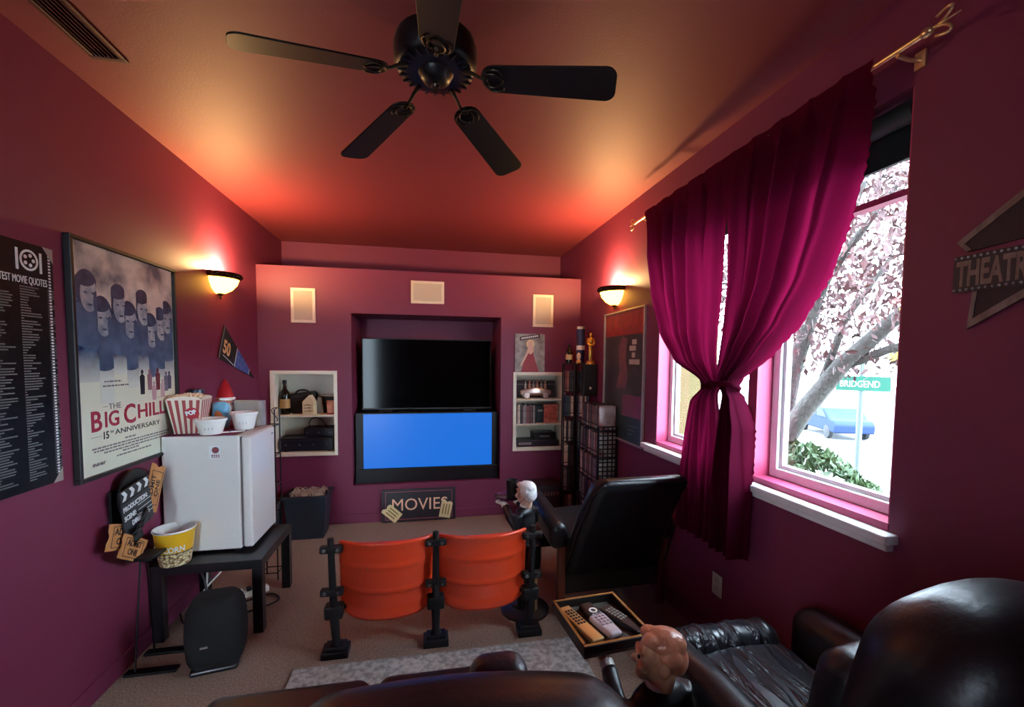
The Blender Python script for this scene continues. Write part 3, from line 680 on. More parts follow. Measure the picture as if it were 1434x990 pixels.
G().lathe([(.042,.164),(.052,.168),(.054,.178),(.046,.184)], 20).build('hat_brim', mat('white wool', (236, 232, 226)), gn, smooth=True)
G().tube([(-.044,0,.1),(-.055,-.02,.075),(-.04,-.04,.07)], [.014,.013,.011]).tube([(.044,0,.1),(.055,-.02,.075),(.04,-.04,.07)], [.014,.013,.011]).build('arms_sleeves', GR, gn, smooth='all')
# snack bags
def bag(loc, rz, w_, h, m1, m2, label):
    t_ = thing('snack_bag', label, 'snack bag', loc, (.06, 0, rz))
    def wp(p): 
        k = 1-abs(p.z/h*2-1)**2.5; return (p.x, p.y*(.15+.85*k)+.004*math.sin(p.z*90+p.x*60)*k, p.z)
    G().rbox(-w_/2,w_/2,-.03,.03,0,h,.02,3,mid=6,warp=wp).build('foil_pouch', m1, t_, smooth='all')
    G().box(-w_/2,w_/2,-.004,.004,0,.012).box(-w_/2,w_/2,-.004,.004,h-.014,h).build('crimped_seals', m2, t_)
    G().ell((0,-.0275,h*.5), (w_*.3,.006,h*.2), 14, 8).build('printed_emblem', m2, t_, smooth='all')
bag((-1.30, 2.915, MZ), .1, .10, .16, mat('brown foil', (96, 62, 38), .35, vary=(16, (150, 96, 50), .2)), mat('amber foil', (196, 150, 60), .35), 'brown and amber foil snack bag behind the striped popcorn tub')
bag((-1.215, 2.905, MZ), -.1, .09, .165, mat('sky blue foil', (46, 150, 196), .3, vary=(14, (150, 206, 226), .2)), mat('orange foil', (216, 120, 60), .35), 'sky blue foil snack bag standing before the gnome')
jr = thing('glass_jar', 'clear glass jar with grey lid beside the striped popcorn tub', 'jar', (-1.37, 2.955, MZ))
GLS = mat('clear jar glass', (220, 224, 226), .1)
_n = GLS.node_tree; _o = _n.nodes['Material Output']; _t = _n.nodes.new('ShaderNodeBsdfTransparent'); _m = _n.nodes.new('ShaderNodeMixShader'); _m.inputs[0].default_value = .22
_n.links.new(_t.outputs[0], _m.inputs[1]); _n.links.new(_n.nodes['Principled BSDF'].outputs[0], _m.inputs[2]); _n.links.new(_m.outputs[0], _o.inputs[0])
G().lathe([(.0005,0),(.038,0),(.042,.008),(.042,.17),(.036,.19),(.034,.21)], 20).build('jar_body', GLS, jr, smooth=True)
G().lathe([(.0005,.235),(.038,.235),(.04,.228),(.04,.21),(.036,.208)], 20).build('lid', mat('steel blue lid', (70, 84, 104), .35, metal=.5), jr, smooth=True)
px_ = thing('clear_plastic_box', 'clear plastic box of folded kraft bags at the fridge corner', 'box', (-1.09, 2.985, MZ))
G().box(-.085,.085,-.028,.028,0,.003).box(-.085,-.083,-.028,.028,.003,.16).box(.083,.085,-.028,.028,.003,.16).box(-.083,.083,-.028,-.026,.003,.16).box(-.083,.083,.026,.028,.003,.16).build('box_shell', GLS, px_)
for k in range(4): G().box(-.078,.05,-.02+.011*k,-.013+.011*k,.004,.165-.006*k).build('kraft_bag', mat('kraft bag', (176, 152, 112), .8, vary=(20, (150, 124, 86), .3)), px_)
wk = thing('wire_bottle_rack', 'black wire rack standing behind the fridge door edge', 'rack', (-1.04, 3.17, 0))
g = G()
for sx_ in (-.05, .05):
    for sy_ in (-.05, .05): G().tube([(sx_, sy_, 0), (sx_, sy_, 1.16)], .005, 6).build('upright', BLACKM, wk)
for k in range(6):
    z = .05+.2*k; G().tube([(-.05,-.05,z),(.05,-.05,z),(.05,.05,z),(-.05,.05,z)], .004, 6, closed=True).build('hoop', BLACKM, wk)
G().tube([(.05+.02*math.sin(k*1.1), -.05, 1.16+.01*k*math.cos(k*.4)) for k in range(9)], .003, 6).build('curled_finial', BLACKM, wk)
# yellow popcorn bucket
yb = thing('yellow_popcorn_bucket', 'round yellow popcorn bucket with printed popcorn band on the side table', 'bucket', (-1.315, 2.566, TZ))
def bucket_mat():
    m = mat('printed bucket card', (226, 178, 30), .5); nt = m.node_tree; b = nt.nodes['Principled BSDF']
    tc = nt.nodes.new('ShaderNodeTexCoord'); sep = nt.nodes.new('ShaderNodeSeparateXYZ'); nt.links.new(tc.outputs['Object'], sep.inputs[0])
    vo = nt.nodes.new('ShaderNodeTexVoronoi'); vo.inputs['Scale'].default_value = 75; nt.links.new(tc.outputs['Object'], vo.inputs['Vector'])
    cr = nt.nodes.new('ShaderNodeValToRGB'); cr.color_ramp.elements[0].color = (*lin((240, 226, 180)), 1); cr.color_ramp.elements[1].color = (*lin((120, 84, 36)), 1); cr.color_ramp.elements[0].position = .25; cr.color_ramp.elements[1].position = .75
    nt.links.new(vo.outputs['Distance'], cr.inputs[0])
    mp = nt.nodes.new('ShaderNodeMath'); mp.operation = 'LESS_THAN'; mp.inputs[1].default_value = .075; nt.links.new(sep.outputs[2], mp.inputs[0])
    mx = nt.nodes.new('ShaderNodeMix'); mx.data_type = 'RGBA'; mx.inputs[6].default_value = (*lin((232, 180, 28)), 1)
    nt.links.new(mp.outputs[0], mx.inputs[0]); nt.links.new(cr.outputs[0], mx.inputs[7]); nt.links.new(mx.outputs[2], b.inputs['Base Color']); return m
G().lathe([(.0005,.002),(.068,0),(.07,.004),(.092,.185)], 32).build('card_wall', bucket_mat(), yb, smooth=True)
G().lathe([(.0005,.006),(.066,.006),(.0905,.184)], 32).build('white_lining', CUPW, yb, smooth=True)
G().lathe([(.090,.183),(.094,.180),(.097,.185),(.094,.190),(.090,.187),(.090,.183)], 32).build('rolled_rim', CUPW, yb, smooth=True)
G().lathe([(.0792,.07),(.0800,.070),(.0804,.074),(.0796,.074)], 32).build('dark_line', INK, yb)
for k, ch in enumerate('POPCORN'):
    a = -PI/2-.85+.28*k; z = .082; rr_ = .070+.022*(z+.018-.004)/.181+.0012
    text(ch, .042, INKW, yb, (rr_*math.cos(a), rr_*math.sin(a), z), euler=(PI/2+.12, 0, a+PI/2), align='CENTER', bold=.001, sx=.8)

# floor speaker, cables, power strip
spk = thing('floor_speaker', 'black rounded floor speaker beside the table leg', 'speaker', (-1.01, 2.30, 0), (0, 0, .18))
def wsp(p):
    k = p.z/.36; sc_ = .80+.34*math.sin(PI*min(1, max(0, .12+.8*k)))*.6
    return (p.x*sc_, p.y*(.85+.15*math.sin(PI*k)), p.z)
G().rbox(-.125,.125,-.10,.10,0,.36,.07,5,mid=8,warp=wsp).build('grille_body', mat('black speaker cloth', (8, 8, 9), .85, bump=(500, .6, .004)), spk, smooth='all')
G().rbox(-.10,.10,-.085,.085,-.0,.03,.014,3).build('base_ring', mat('satin dark trim', (60, 58, 60), .3, metal=.6), spk, smooth='all')
G().cbox((-.03,-.104,.15), (.03,.006,.008)).build('logo_badge', mat('silver badge', (200, 204, 206), .3, metal=.8), spk)
ps = thing('power_strip', 'white power strip with yellow plug under the side table', 'power strip', (-1.12, 2.93, .0), (0, 0, .55))
G().rbox(-.13,.13,-.025,.025,0,.035,.008,2).build('strip_body', CUPW, ps, smooth=True)
for k in range(4): G().rbox(-.095+.05*k,-.065+.05*k,-.014,.014,.035,.058,.005,2).build('plug', mat('yellow tag', (220, 200, 60), .5) if k == 3 else (CUPW if k % 2 else BLACK), ps, smooth=True)
rr = random.Random(11)
def cable(name, pts, r, m, label):
    P_ = [Vector(p) for p in pts]; out = []
    for i in range(len(P_)-1):
        a, b, c, d = P_[max(i-1,0)], P_[i], P_[i+1], P_[min(i+2, len(P_)-1)]
        for k in range(8):
            t = k/8; out.append(.5*((2*b)+(c-a)*t+(2*a-5*b+4*c-d)*t*t+(3*b-a-3*c+d)*t**3))
    out.append(P_[-1])
    return tag(G().tube(out, r, 6).build(name, m, smooth='all'), label, 'cable')
cable('power_cable', [(-1.36,2.95,.34),(-1.33,2.93,.22),(-1.30,2.85,.10),(-1.26,2.80,.03),(-1.18,2.82,.012),(-1.10,2.90,.02)], .006, CUPW, 'thin white cable hanging down under the side table to the floor')
cable('power_cable', [(-1.22,2.98,.32),(-1.24,2.93,.2),(-1.30,2.84,.12),(-1.34,2.76,.04),(-1.30,2.70,.012),(-1.22,2.74,.012)], .006, CUPW, 'white cable looping in front of the rear table leg')
cable('power_cable', [(-1.38,2.85,.30),(-1.31,2.83,.2),(-1.25,2.78,.08),(-1.12,2.72,.012),(-.98,2.76,.012),(-.90,2.84,.012),(-.97,2.92,.012),(-1.08,2.86,.012),(-1.22,2.76,.012)], .006, BLACK, 'black cable coiled in a loop on the carpet under the side table')
cable('speaker_cable', [(-1.02,2.42,.05),(-1.08,2.50,.012),(-1.2,2.58,.012),(-1.33,2.66,.012),(-1.40,2.76,.02)], .005, BLACK, 'black cable running from the floor speaker to the wall')

# ------------------------------------------------------------------ bins in the corner
def bin_(loc, w0, w1, d0, d1, h, m, label, fill):
    t_ = thing('waste_bin', label, 'bin', loc)
    def shell(a, b, z0, z1, k=0): return [(-a,-b,z0),(a,-b,z0),(a,b,z0),(-a,b,z0)]
    g = G(); g.add([(-w0,-d0,0),(w0,-d0,0),(w0,d0,0),(-w0,d0,0),(-w1,-d1,h),(w1,-d1,h),(w1,d1,h),(-w1,d1,h),(-w1+.008,-d1+.008,h),(w1-.008,-d1+.008,h),(w1-.008,d1-.008,h),(-w1+.008,d1-.008,h),
      (-w0+.01,-d0+.01,.012),(w0-.01,-d0+.01,.012),(w0-.01,d0-.01,.012),(-w0+.01,d0-.01,.012)],
      [(0,3,2,1),(0,1,5,4),(1,2,6,5),(2,3,7,6),(3,0,4,7),(4,5,9,8),(5,6,10,9),(6,7,11,10),(7,4,8,11),(8,9,13,12),(9,10,14,13),(10,11,15,14),(11,8,12,15),(12,13,14,15)])
    g.build('bin_body', m, t_, bevel=.012, seg=3)
    G().box(-w1-.012,w1+.012,-d1-.012,-d1+.004,h-.022,h).box(-w1-.012,w1+.012,d1-.004,d1+.012,h-.022,h).box(-w1-.012,-w1+.004,-d1+.004,d1-.004,h-.022,h).box(w1-.004,w1+.012,-d1+.004,d1-.004,h-.022,h).build('rim', m, t_, bevel=.004)
    return t_
BINM = mat('charcoal blue plastic', (38, 44, 54), .5)
b = bin_((-.985, 3.90, 0), .135, .165, .10, .13, .37, BINM, 'charcoal plastic waste bin full of shredded paper', 1)
g = G(); rr = random.Random(8)
for k in range(160):
    x, y, z = rr.uniform(-.13,.13), rr.uniform(-.1,.1), rr.uniform(.33,.375); a = rr.uniform(0, 6); l = rr.uniform(.02,.045)
    dx, dy = l*math.cos(a), l*math.sin(a); x = max(-.11, min(.11, x)); y = max(-.08, min(.08, y))
    c_ = rr.uniform(.0, .025)
    g.tube([(x-dx,y-dy,z),(x,y,z+c_+.008),(x+dx,y+dy,z+rr.uniform(-.01,.01))], .0035, 4)
s_ = g.build('shredded_paper', mat('paper shreds', (206, 186, 168), .8, vary=(20, (160, 130, 112), .25)), b); s_['kind'] = 'stuff'
b2 = bin_((-1.297, 3.76, 0), .09, .11, .12, .14, .33, mat('grey plastic bin', (74, 72, 84), .6), 'grey waste bin holding a paper carrier bag beside the table', 1)
cb = thing('paper_carrier_bag', 'brown striped paper carrier bag with white handles in the grey bin', 'bag', (-1.285, 3.77, .014))
g = G().box(-.07,.07,-.05,.05,0,.47).build('bag_body', mat('striped brown paper', (150, 128, 116), .8, vary=(24, (112, 92, 84), .2)), cb, bevel=.004)
for y in (-.052, .052): G().tube([(.05*math.cos(PI*k/10), y, .45+.12*math.sin(PI*k/10)) for k in range(11)], .004, 6).build('handle', CUPW, cb, smooth=True)

# ------------------------------------------------------------------ back wall: speakers, cabinets, televisions
for x0, x1, z0, z1, lab in ((-1.154,-.954,1.81,2.11,'cream in-wall speaker grille above the cabinet with the dark bottles'), (-.139,.16,2.01,2.214,'wide cream in-wall speaker grille above the television niche'), (1.003,1.206,1.823,2.132,'cream in-wall speaker grille above the picture of a woman in red')):
    t_ = thing('wall_speaker', lab, 'speaker', ((x0+x1)/2, D, (z0+z1)/2), E_BACK); a, b = (x1-x0)/2, (z1-z0)/2; q_ = .026
    G().box(-a,a,-b,-b+q_,0,.012).box(-a,a,b-q_,b,0,.012).box(-a,-a+q_,-b+q_,b-q_,0,.012).box(a-q_,a,-b+q_,b-q_,0,.012).build('frame', CREAM, t_, bevel=.003)
    G().box(-a+q_,a-q_,-b+q_,b-q_,0,.007).build('grille_cloth', GRILL, t_)
def cabinet(hole, trim, shelves, label, dep=.26):
    x0, x1, z0, z1 = hole; t_ = thing('recessed_cabinet', label, 'cabinet', (0, D, 0)); e = .012; X0, X1, Z0, Z1 = trim
    G().box(X0,x0+e,-.014,0,Z0,Z1).box(x1-e,X1,-.014,0,Z0,Z1).box(x0+e,x1-e,-.014,0,Z0,z0+e).box(x0+e,x1-e,-.014,0,z1-e,Z1).build('face_frame', CREAM, t_, bevel=.003)
    G().box(x0+.001,x0+e,.0,dep,z0+.001,z1-.001).box(x1-e,x1-.001,.0,dep,z0+.001,z1-.001).box(x0+e,x1-e,.0,dep,z0+.001,z0+e).box(x0+e,x1-e,.0,dep,z1-e,z1-.001).build('carcass', CREAM, t_)
    G().box(x0+e,x1-e,dep-.008,dep,z0+e,z1-e).build('back_panel', CREAM, t_)
    for z in shelves: G().box(x0+e,x1-e,.004,dep-.008,z-.018,z).build('shelf', CREAM, t_, bevel=.002)
cabinet(LCAB, (-1.334,-.783,.634,1.392), [1.0], 'cream recessed wall cabinet with one shelf beside the fridge')
cabinet(RCAB, (.816,1.34,.619,1.387), [1.125,.882], 'cream recessed wall cabinet with two shelves beside the film racks')
SH, SB = 1.0, LCAB[2]+.012
BOTG = mat('dark bottle glass', (16, 24, 18), .1)
def bottle(loc, h, r, m, lab, group=None, lblc=(176, 150, 96)):
    t_ = thing('bottle', lab, 'bottle', loc, (0,0,0), group)
    G().lathe([(.0005,.002),(r*.95,0),(r,.008),(r,h*.55),(r*.8,h*.66),(r*.36,h*.76),(r*.33,h*.95)], 18).build('glass_body', m, t_, smooth=True)
    G().lathe([(r*.36,h*.90),(r*.40,h*.91),(r*.40,h),(.0005,h)], 14).build('cap', BLACK, t_, smooth=True)
    G().lathe([(r*1.01,h*.18),(r*1.015,h*.19),(r*1.015,h*.44),(r*1.01,h*.45)], 18).build('paper_label', rgb(*lblc, rough=.7), t_)
bottle((-1.245, D+.09, SH), .305, .043, BOTG, 'dark wine bottle with tan label in the cabinet beside the fridge')
bottle((-1.27, D+.19, SH), .30, .022, BOTG, 'slim dark bottle at the back corner of the cabinet beside the fridge', lblc=(60, 60, 56))
t_ = thing('black_carry_case', 'soft black carry case behind the house-shaped note box', 'case', (-1.105, D+.16, SH))
G().rbox(-.095,.095,-.06,.06,0,.19,.03,3,warp=lambda p: (p.x*(1+.25*p.z/.19), p.y, p.z+.012*math.sin(p.x*30))).build('case_body', mat('black nylon', (22, 22, 24), .7, bump=(60, .6, .01)), t_, smooth='all')
G().tube([(.06*math.cos(PI*k/8), -.03, .18+.035*math.sin(PI*k/8)) for k in range(9)], .007, 6).build('strap_handle', BLACK, t_, smooth='all')
t_ = thing('house_note_box', 'cream house-shaped note box with scribbled lettering in the cabinet', 'ornament', (-1.03, D+.055, SH), (0, 0, -.2))
G().prism([(-.05,0),(.05,0),(.05,.115),(.012,.175),(-.05,.115)], -.035, .035, Matrix.Rotation(PI/2, 4, 'X')).build('box_body', mat('ivory card', (226, 212, 172), .7), t_, bevel=.003)
rr = random.Random(4); g = G()
for k in range(3): 
    x = -.035
    while x < .03: l = rr.uniform(.008,.016); g.box(x, x+l, -.037, -.0355, .028+.027*k, .033+.027*k+rr.uniform(0,.008)); x += l+.005
g.build('scribbled_lettering', mat('brown ink', (130, 100, 64), .7), t_)['kind'] = 'stuff'
t_ = thing('ticket_stub_card', 'grey folded card leaning behind the house-shaped note box', 'card', (-.955, D+.10, SH), (0, 0, .1))
G().add([(-.03,0,0),(.035,0,0),(.012,0,.15),(-.02,0,.15),(-.03,.004,0),(.035,.004,0),(.012,.004,.15),(-.02,.004,.15)], [(0,1,2,3),(7,6,5,4),(0,4,5,1),(1,5,6,2),(2,6,7,3),(3,7,4,0)]).build('card_sheet', mat('grey card', (138, 132, 120), .7), t_)
t_ = thing('dark_planter_pot', 'dark round pot topped by a pale saucer in the cabinet', 'pot', (-.885, D+.165, SH))
G().lathe([(.0005,0),(.05,0),(.06,.15),(.0005,.15)], 20).build('pot_body', mat('charcoal pot', (34, 36, 40), .6), t_, smooth=True)
G().lathe([(.0005,.15),(.05,.15),(.078,.162),(.08,.168),(.05,.16),(.0005,.158)], 24).build('saucer', CUPW, t_, smooth=True)
t_ = thing('pink_tumbler', 'pale pink tumbler with a red foot on the cabinet shelf', 'cup', (-.85, D+.055, SH))
G().lathe([(.0005,.012),(.032,.012),(.038,.12),(.034,.12),(.029,.018),(.0005,.018)], 20).build('cup_body', mat('salmon plastic', (226, 160, 136), .5), t_, smooth=True)
G().lathe([(.0005,0),(.037,0),(.037,.012),(.0005,.012)], 20).build('red_foot', mat('red rubber', (150, 30, 34), .5), t_, smooth=True)
def avbox(loc, w_, d, h, lab, n):
    t_ = thing('av_receiver', lab, 'receiver', loc)
    G().box(-w_/2,w_/2,-d/2,d/2,.008,h).build('case_body', BLACK, t_, bevel=.004)
    for sx_ in (-1, 1): G().cyl((sx_*w_*.4, -d*.35, 0), .012, 0, .008, 10).build('foot', BLACK, t_)
    G().box(-w_*.47,w_*.47,-d/2-.004,-d/2,h*.2,h*.85).build('face_plate', mat('dark blue face', (26, 28, 38), .3), t_)
    for k in range(n): G().lathe([(.0005,0),(.008,0),(.007,.01),(.0005,.01)], 10, M=Matrix.Translation((-w_*.38+w_*.76*k/max(1, n-1), -d/2-.004, h*.5)) @ Matrix.Rotation(PI/2, 4, 'X')).build('knob', mat('grey knob', (92, 92, 98), .35, metal=.5), t_)
avbox((-1.055, D+.125, SB), .45, .2, .125, 'wide black receiver at the bottom of the cabinet beside the fridge', 4)
avbox((-.955, D+.13, SB+.125), .25, .18, .085, 'small black disc player stacked on the wide receiver', 3)
cable('loose_cable', [(-1.03,D+.06,SB+.213),(-1.035,D+.05,SB+.26),(-1.0,D+.05,SB+.30),(-.94,D+.05,SB+.29),(-.90,D+.06,SB+.24),(-.88,D+.06,SB+.214)], .004, BLACK, 'black cable arching above the small disc player')

# televisions in the niche
tv = thing('blue_screen_television', 'wide television showing a plain blue screen in the wall niche', 'television', (.0, 4.18, NZ0))
G().box(-.648,.684,.012,.40,0,.655).build('cabinet', BLACK, tv, bevel=.006)
G().box(-.648,.684,-.01,.012,0,.135).build('lower_fascia', mat('black fascia', (16, 15, 20), .35), tv, bevel=.006)
G().box(-.60,-.575,0,.012,.135,.655).box(.622,.65,0,.012,.135,.655).box(-.575,.622,0,.012,.645,.655).build('bezel', BLACK, tv)
G().box(-.575,.622,.004,.011,.137,.645).build('screen', BLUES, tv)
t2 = thing('black_television', 'switched-off black flat television standing on the blue-screen television', 'television', (.015, 4.34, NZ0+.655))
G().box(-.62,.62,0,.035,.012,.70).build('panel', BLACK, t2, bevel=.004)
G().box(-.608,.608,-.003,0,.03,.69).build('screen', GLOSSB, t2)
for s in (-1, 1): G().box(s*.4-.06,s*.4+.06,-.06,.1,0,.012).build('foot', BLACK, t2, bevel=.004)

# MOVIES sign on the floor
mv = thing('movies_sign', 'black tin sign reading MOVIES leaning on the back wall', 'sign', (-.07, D-.045, .002), (PI/2-.10, 0, 0))
DK = mat('black tin', (34, 26, 34), .45)
G().rbox(-.335,.335,0,.30,0,.012,.005,2).build('plate', DK, mv, smooth=True)
MR = mat('maroon line', (150, 70, 82), .5)
for a_ in ((-.305,.305,.022,.028), (-.305,.305,.272,.278), (-.305,-.299,.022,.278), (.299,.305,.022,.278)): G().box(*a_, .0121, .0128).build('border_line', MR, mv)
text('MOVIES', .155, mat('peach ink', (246, 196, 160), .5), mv, (.005, .105, .0128), align='CENTER', sx=.98)
for s, a in ((-1, -.6), (1, .15)):
    M_ = Matrix.Translation((s*.245, .085 if s < 0 else .10, .013)) @ Matrix.Rotation((PI/2+.85) if s < 0 else PI/2-.2, 4, 'Z')
    M_ = M_ @ Matrix.Diagonal((1.15, 1.3, 1, 1)); tk = G().prism([(-.07,-.04),(.055,-.04),(.065,-.02),(.055,0),(.075,.02),(.07,.04),(-.07,.04)], 0, .003, M_).build('ticket', mat('pale ticket', (226, 204, 150), .6), mv)
    g = G()
    for k in range(3): g.box(-.045,.04,-.025+.02*k,-.016+.02*k,.0031,.0036,M_)
    g.build('ticket_print', mat('olive ink', (140, 126, 70), .6), tk)['kind'] = 'stuff'

# picture of a woman in red on the right cabinet, generic
pw = thing('tin_picture', 'pale tin picture of a woman in a red dress standing on the cabinet', 'picture', (.831, D-.012, 1.39), (PI/2-.02, 0, 0))
W, H = .293, .365
G().box(0,W,0,H,0,.006).build('plate', mat('grey collage print', (176, 168, 160), .5, vary=(14, (110, 104, 104), .18)), pw)
G().prism([(.06,.0),(.085,.10),(.125,.19),(.15,.225),(.175,.19),(.20,.10),(.235,.0)], .0062, .007).build('red_dress', mat('printed red', (158, 44, 56), .5), pw)
G().prism([(.115,.20),(.13,.245),(.17,.245),(.185,.20),(.16,.17),(.14,.17)], .007, .0075).prism([(.15+.024*math.cos(k*PI/8), .262+.031*math.sin(k*PI/8)) for k in range(16)], .007, .0076).prism([(.118,.20),(.08,.12),(.05,.06),(.062,.05),(.10,.12),(.13,.18)], .007, .0074).build('figure', mat('printed skin', (222, 180, 160), .5), pw)
G().prism([(.15+.042*math.cos(k*PI/8), .268+.042*math.sin(k*PI/8)) for k in range(16)], .0066, .0069).build('blonde_hair', mat('printed blonde', (226, 200, 150), .5), pw)
ban = G().box(-.10,.10,-.018,.018,.0075,.0085, Matrix.Translation((.145,.333,0)) @ Matrix.Rotation(.17, 4, 'Z')).build('banner', mat('printed brown', (70, 44, 44), .5), pw)
g = G()
for k in range(9): g.box(-.085+.019*k,-.072+.019*k,-.007,.008,.0086,.009, Matrix.Translation((.145,.333,0)) @ Matrix.Rotation(.17, 4, 'Z'))
g.build('banner_print', INKW, ban)['kind'] = 'stuff'

# right cabinet contents
RX0 = .85
sl = thing('parade_car_ornament', 'silver glass car ornament carrying six little figures on the cabinet shelf', 'ornament', (1.06, D+.09, 1.125))
SIL = mat('silvered glass', (196, 176, 166), .2, metal=.5)
G().rbox(-.155,.155,-.045,.045,.03,.085,.02,3,warp=lambda p: (p.x, p.y, p.z+.03*max(0, 1-abs(p.x)/.11)*(1 if p.z > .06 else 0))).build('car_body', SIL, sl, smooth='all')
for x in (-.095, .095):
    for y in (-.045, .045): G().lathe([(.0005,-.008),(.028,-.008),(.032,0),(.028,.008),(.0005,.008)], 16, M=Matrix.Translation((x,y,.032)) @ Matrix.Rotation(PI/2, 4, 'X')).build('wheel', SIL, sl, smooth=True)
for k in range(6): G().lathe([(.0005,.08),(.014,.085),(.013,.13),(.006,.145),(.005,.155),(.012,.163),(.012,.178),(.0005,.186)], 12, c=(-.10+.04*k, 0, 0)).build('little_figure', mat('figure glaze', (206, 150, 130), .3) if k % 2 else SIL, sl, smooth=True)
t_ = thing('shelf_backing_box', 'dark box behind the silver car ornament', 'box', (1.08, D+.19, 1.125))
G().box(-.2,.2,-.04,.04,0,.17).build('box_body', mat('dark plum box', (58, 40, 44), .6), t_, bevel=.003); G().box(-.2,.2,-.042,-.04,.13,.14).build('box_band', mat('grey band', (110, 96, 96), .5), t_)
CASE_COLS = [(30,30,36),(58,30,34),(36,44,70),(120,106,100),(150,132,122),(92,48,44),(44,58,56),(176,158,146),(70,62,72),(134,80,66),(24,24,26),(104,92,96)]
CASE_N = ['charcoal','dark red','navy','taupe','beige','rust brown','dark teal','pale cream','slate purple','copper','black','mauve grey']
TIER_N = ['bottom','second','third','fourth','top','topmost']
CASE_M = [mat('film case %d' % i, c, .35, vary=(40, tuple(min(255, int(v*1.35+14)) for v in c), .2)) for i, c in enumerate(CASE_COLS)]
case0 = G().box(0,.014,-.067,.067,0,.19); CASEMESH = None
rr = random.Random(21)
def film_case(loc, rot, label, group, sx_=1.0, sz=1.0):
    global CASEMESH
    if CASEMESH is None:
        o = case0.build('film_case', CASE_M[0]); CASEMESH = o.data
    else:
        o = bpy.data.objects.new('film_case', CASEMESH); COL.objects.link(o)
    o.material_slots[0].link = 'OBJECT'; ci = rr.randrange(len(CASE_M)); o.material_slots[0].material = CASE_M[ci]; label = label.replace('film case', CASE_N[ci]+' film case', 1)
    o.location = loc; o.rotation_euler = rot; o.scale = (sx_, 1, sz)
    return tag(o, label, 'film case', group)
x = .865
for k in range(13):
    w_ = rr.choice((.9, 1, 1.15)); film_case((x, D+.075+rr.uniform(0,.012), .8825), (0,0,0), 'film case on the middle shelf of the cabinet beside the racks', 'film cases on the cabinet shelf', w_, rr.uniform(.9, 1)); x += .0145*w_
fb = thing('floral_gift_bag', 'coral pink floral gift bag on the middle cabinet shelf', 'bag', (1.215, D+.08, .8825))
G().rbox(-.07,.07,-.035,.035,0,.185,.01,2,warp=lambda p: (p.x*(1+.06*math.sin(p.z*40)), p.y, p.z)).build('bag_body', mat('floral print', (196, 86, 76), .6, vary=(30, (236, 150, 120), .15)), fb, smooth=True)
G().ell((0,-.035,.13), (.05,.02,.04), 10, 6).ell((-.03,-.036,.08), (.04,.018,.04), 10, 6).ell((.03,-.036,.06), (.04,.018,.04), 10, 6).build('paper_flowers', mat('coral flower', (220, 110, 90), .6, bump=(50, .9, .02)), fb, smooth='all')
t_ = thing('film_box_set', 'dark film box set standing behind the floral gift bag', 'box set', (1.115, D+.13, .8825)); G().box(-.045,.03,-.06,.06,0,.17).build('sleeve', mat('dark teal sleeve', (40, 56, 58), .5), t_, bevel=.002); G().box(-.03,.02,-.062,-.06,.11,.13).build('sleeve_print', mat('grey print2', (170, 150, 140), .5), t_)
BZ = RCAB[2]+.012
t_ = thing('flat_disc_player', 'flat dark disc player on the bottom cabinet shelf', 'player', (1.08, D+.12, BZ)); G().box(-.21,.21,-.10,.10,0,.06).build('case_body', mat('plum black case', (34, 26, 40), .4), t_, bevel=.003); G().box(-.2,-.07,-.102,-.10,.02,.045).build('display_window', mat('pale display', (140, 128, 130), .4), t_)
t_ = thing('small_black_player', 'small black player stacked on the flat dark disc player', 'player', (1.15, D+.12, BZ+.06)); G().box(-.11,.11,-.08,.08,0,.075).build('case_body', BLACK, t_, bevel=.003); G().box(-.05,.05,-.082,-.08,.03,.045).build('badge_print', mat('grey print3', (120, 116, 120), .4), t_)

# ------------------------------------------------------------------ film racks along the right wall
def wire(g, a, b, r=.004): g.tube([a, b], r, 5)
RA = thing('film_rack', 'low black wire film rack with a grid end panel below the framed red poster', 'rack', (1.395, 3.41, 0))
ax0, ax1, ay0, ay1 = -.075, .078, -.215, .215; tiers = [.10, .315, .53, .745, .96]
for x in (ax0, ax1):
    for y in (ay0, ay1): G().tube([(x,y,0),(x,y,.985)], .0065, 8).build('upright', BLACKM, RA)
for z in tiers:
    g = G()
    for x in (ax0, -.025, .025, ax1): wire(g, (x,ay0,z-.006), (x,ay1,z-.006))
    for k in range(7): y = ay0+(ay1-ay0)*k/6; wire(g, (ax0,y,z-.006), (ax1,y,z-.006))
    wire(g, (ax0,ay0,z+.035), (ax0,ay1,z+.035), .005)
    g.build('wire_shelf', BLACKM, RA)
g = G()
for k in range(5): x = ax0+(ax1-ax0)*k/4; wire(g, (x,ay0-.006,.10), (x,ay0-.006,.985), .0055)
for k in range(26): z = .10+.0354*k; wire(g, (ax0,ay0-.006,z), (ax1,ay0-.006,z), .0055)
g.build('grid_end_panel', BLACKM, RA)
for z in tiers:
    y = ay0+.006
    while y < ay1-.028:
        w_ = rr.choice((.95, 1.1, 1.3, 1.6)); lw = .014*w_
        if y < ay0+.02: pass
        o = film_case((1.395+.002, 3.41+y+lw, z+.0005), (0, 0, -PI/2), 'film case on the %s tier of the low wire rack' % TIER_N[tiers.index(z)], 'film cases in the low wire rack', w_, rr.uniform(.93, 1))
        if y < ay0+.02: o.material_slots[0].material = mat('pale cover', (206, 196, 190), .35, vary=(9, (150, 70, 62), .12)); o['label'] = 'pale film case behind the grid end panel on the %s tier' % TIER_N[tiers.index(z)]
        y += lw+.0012
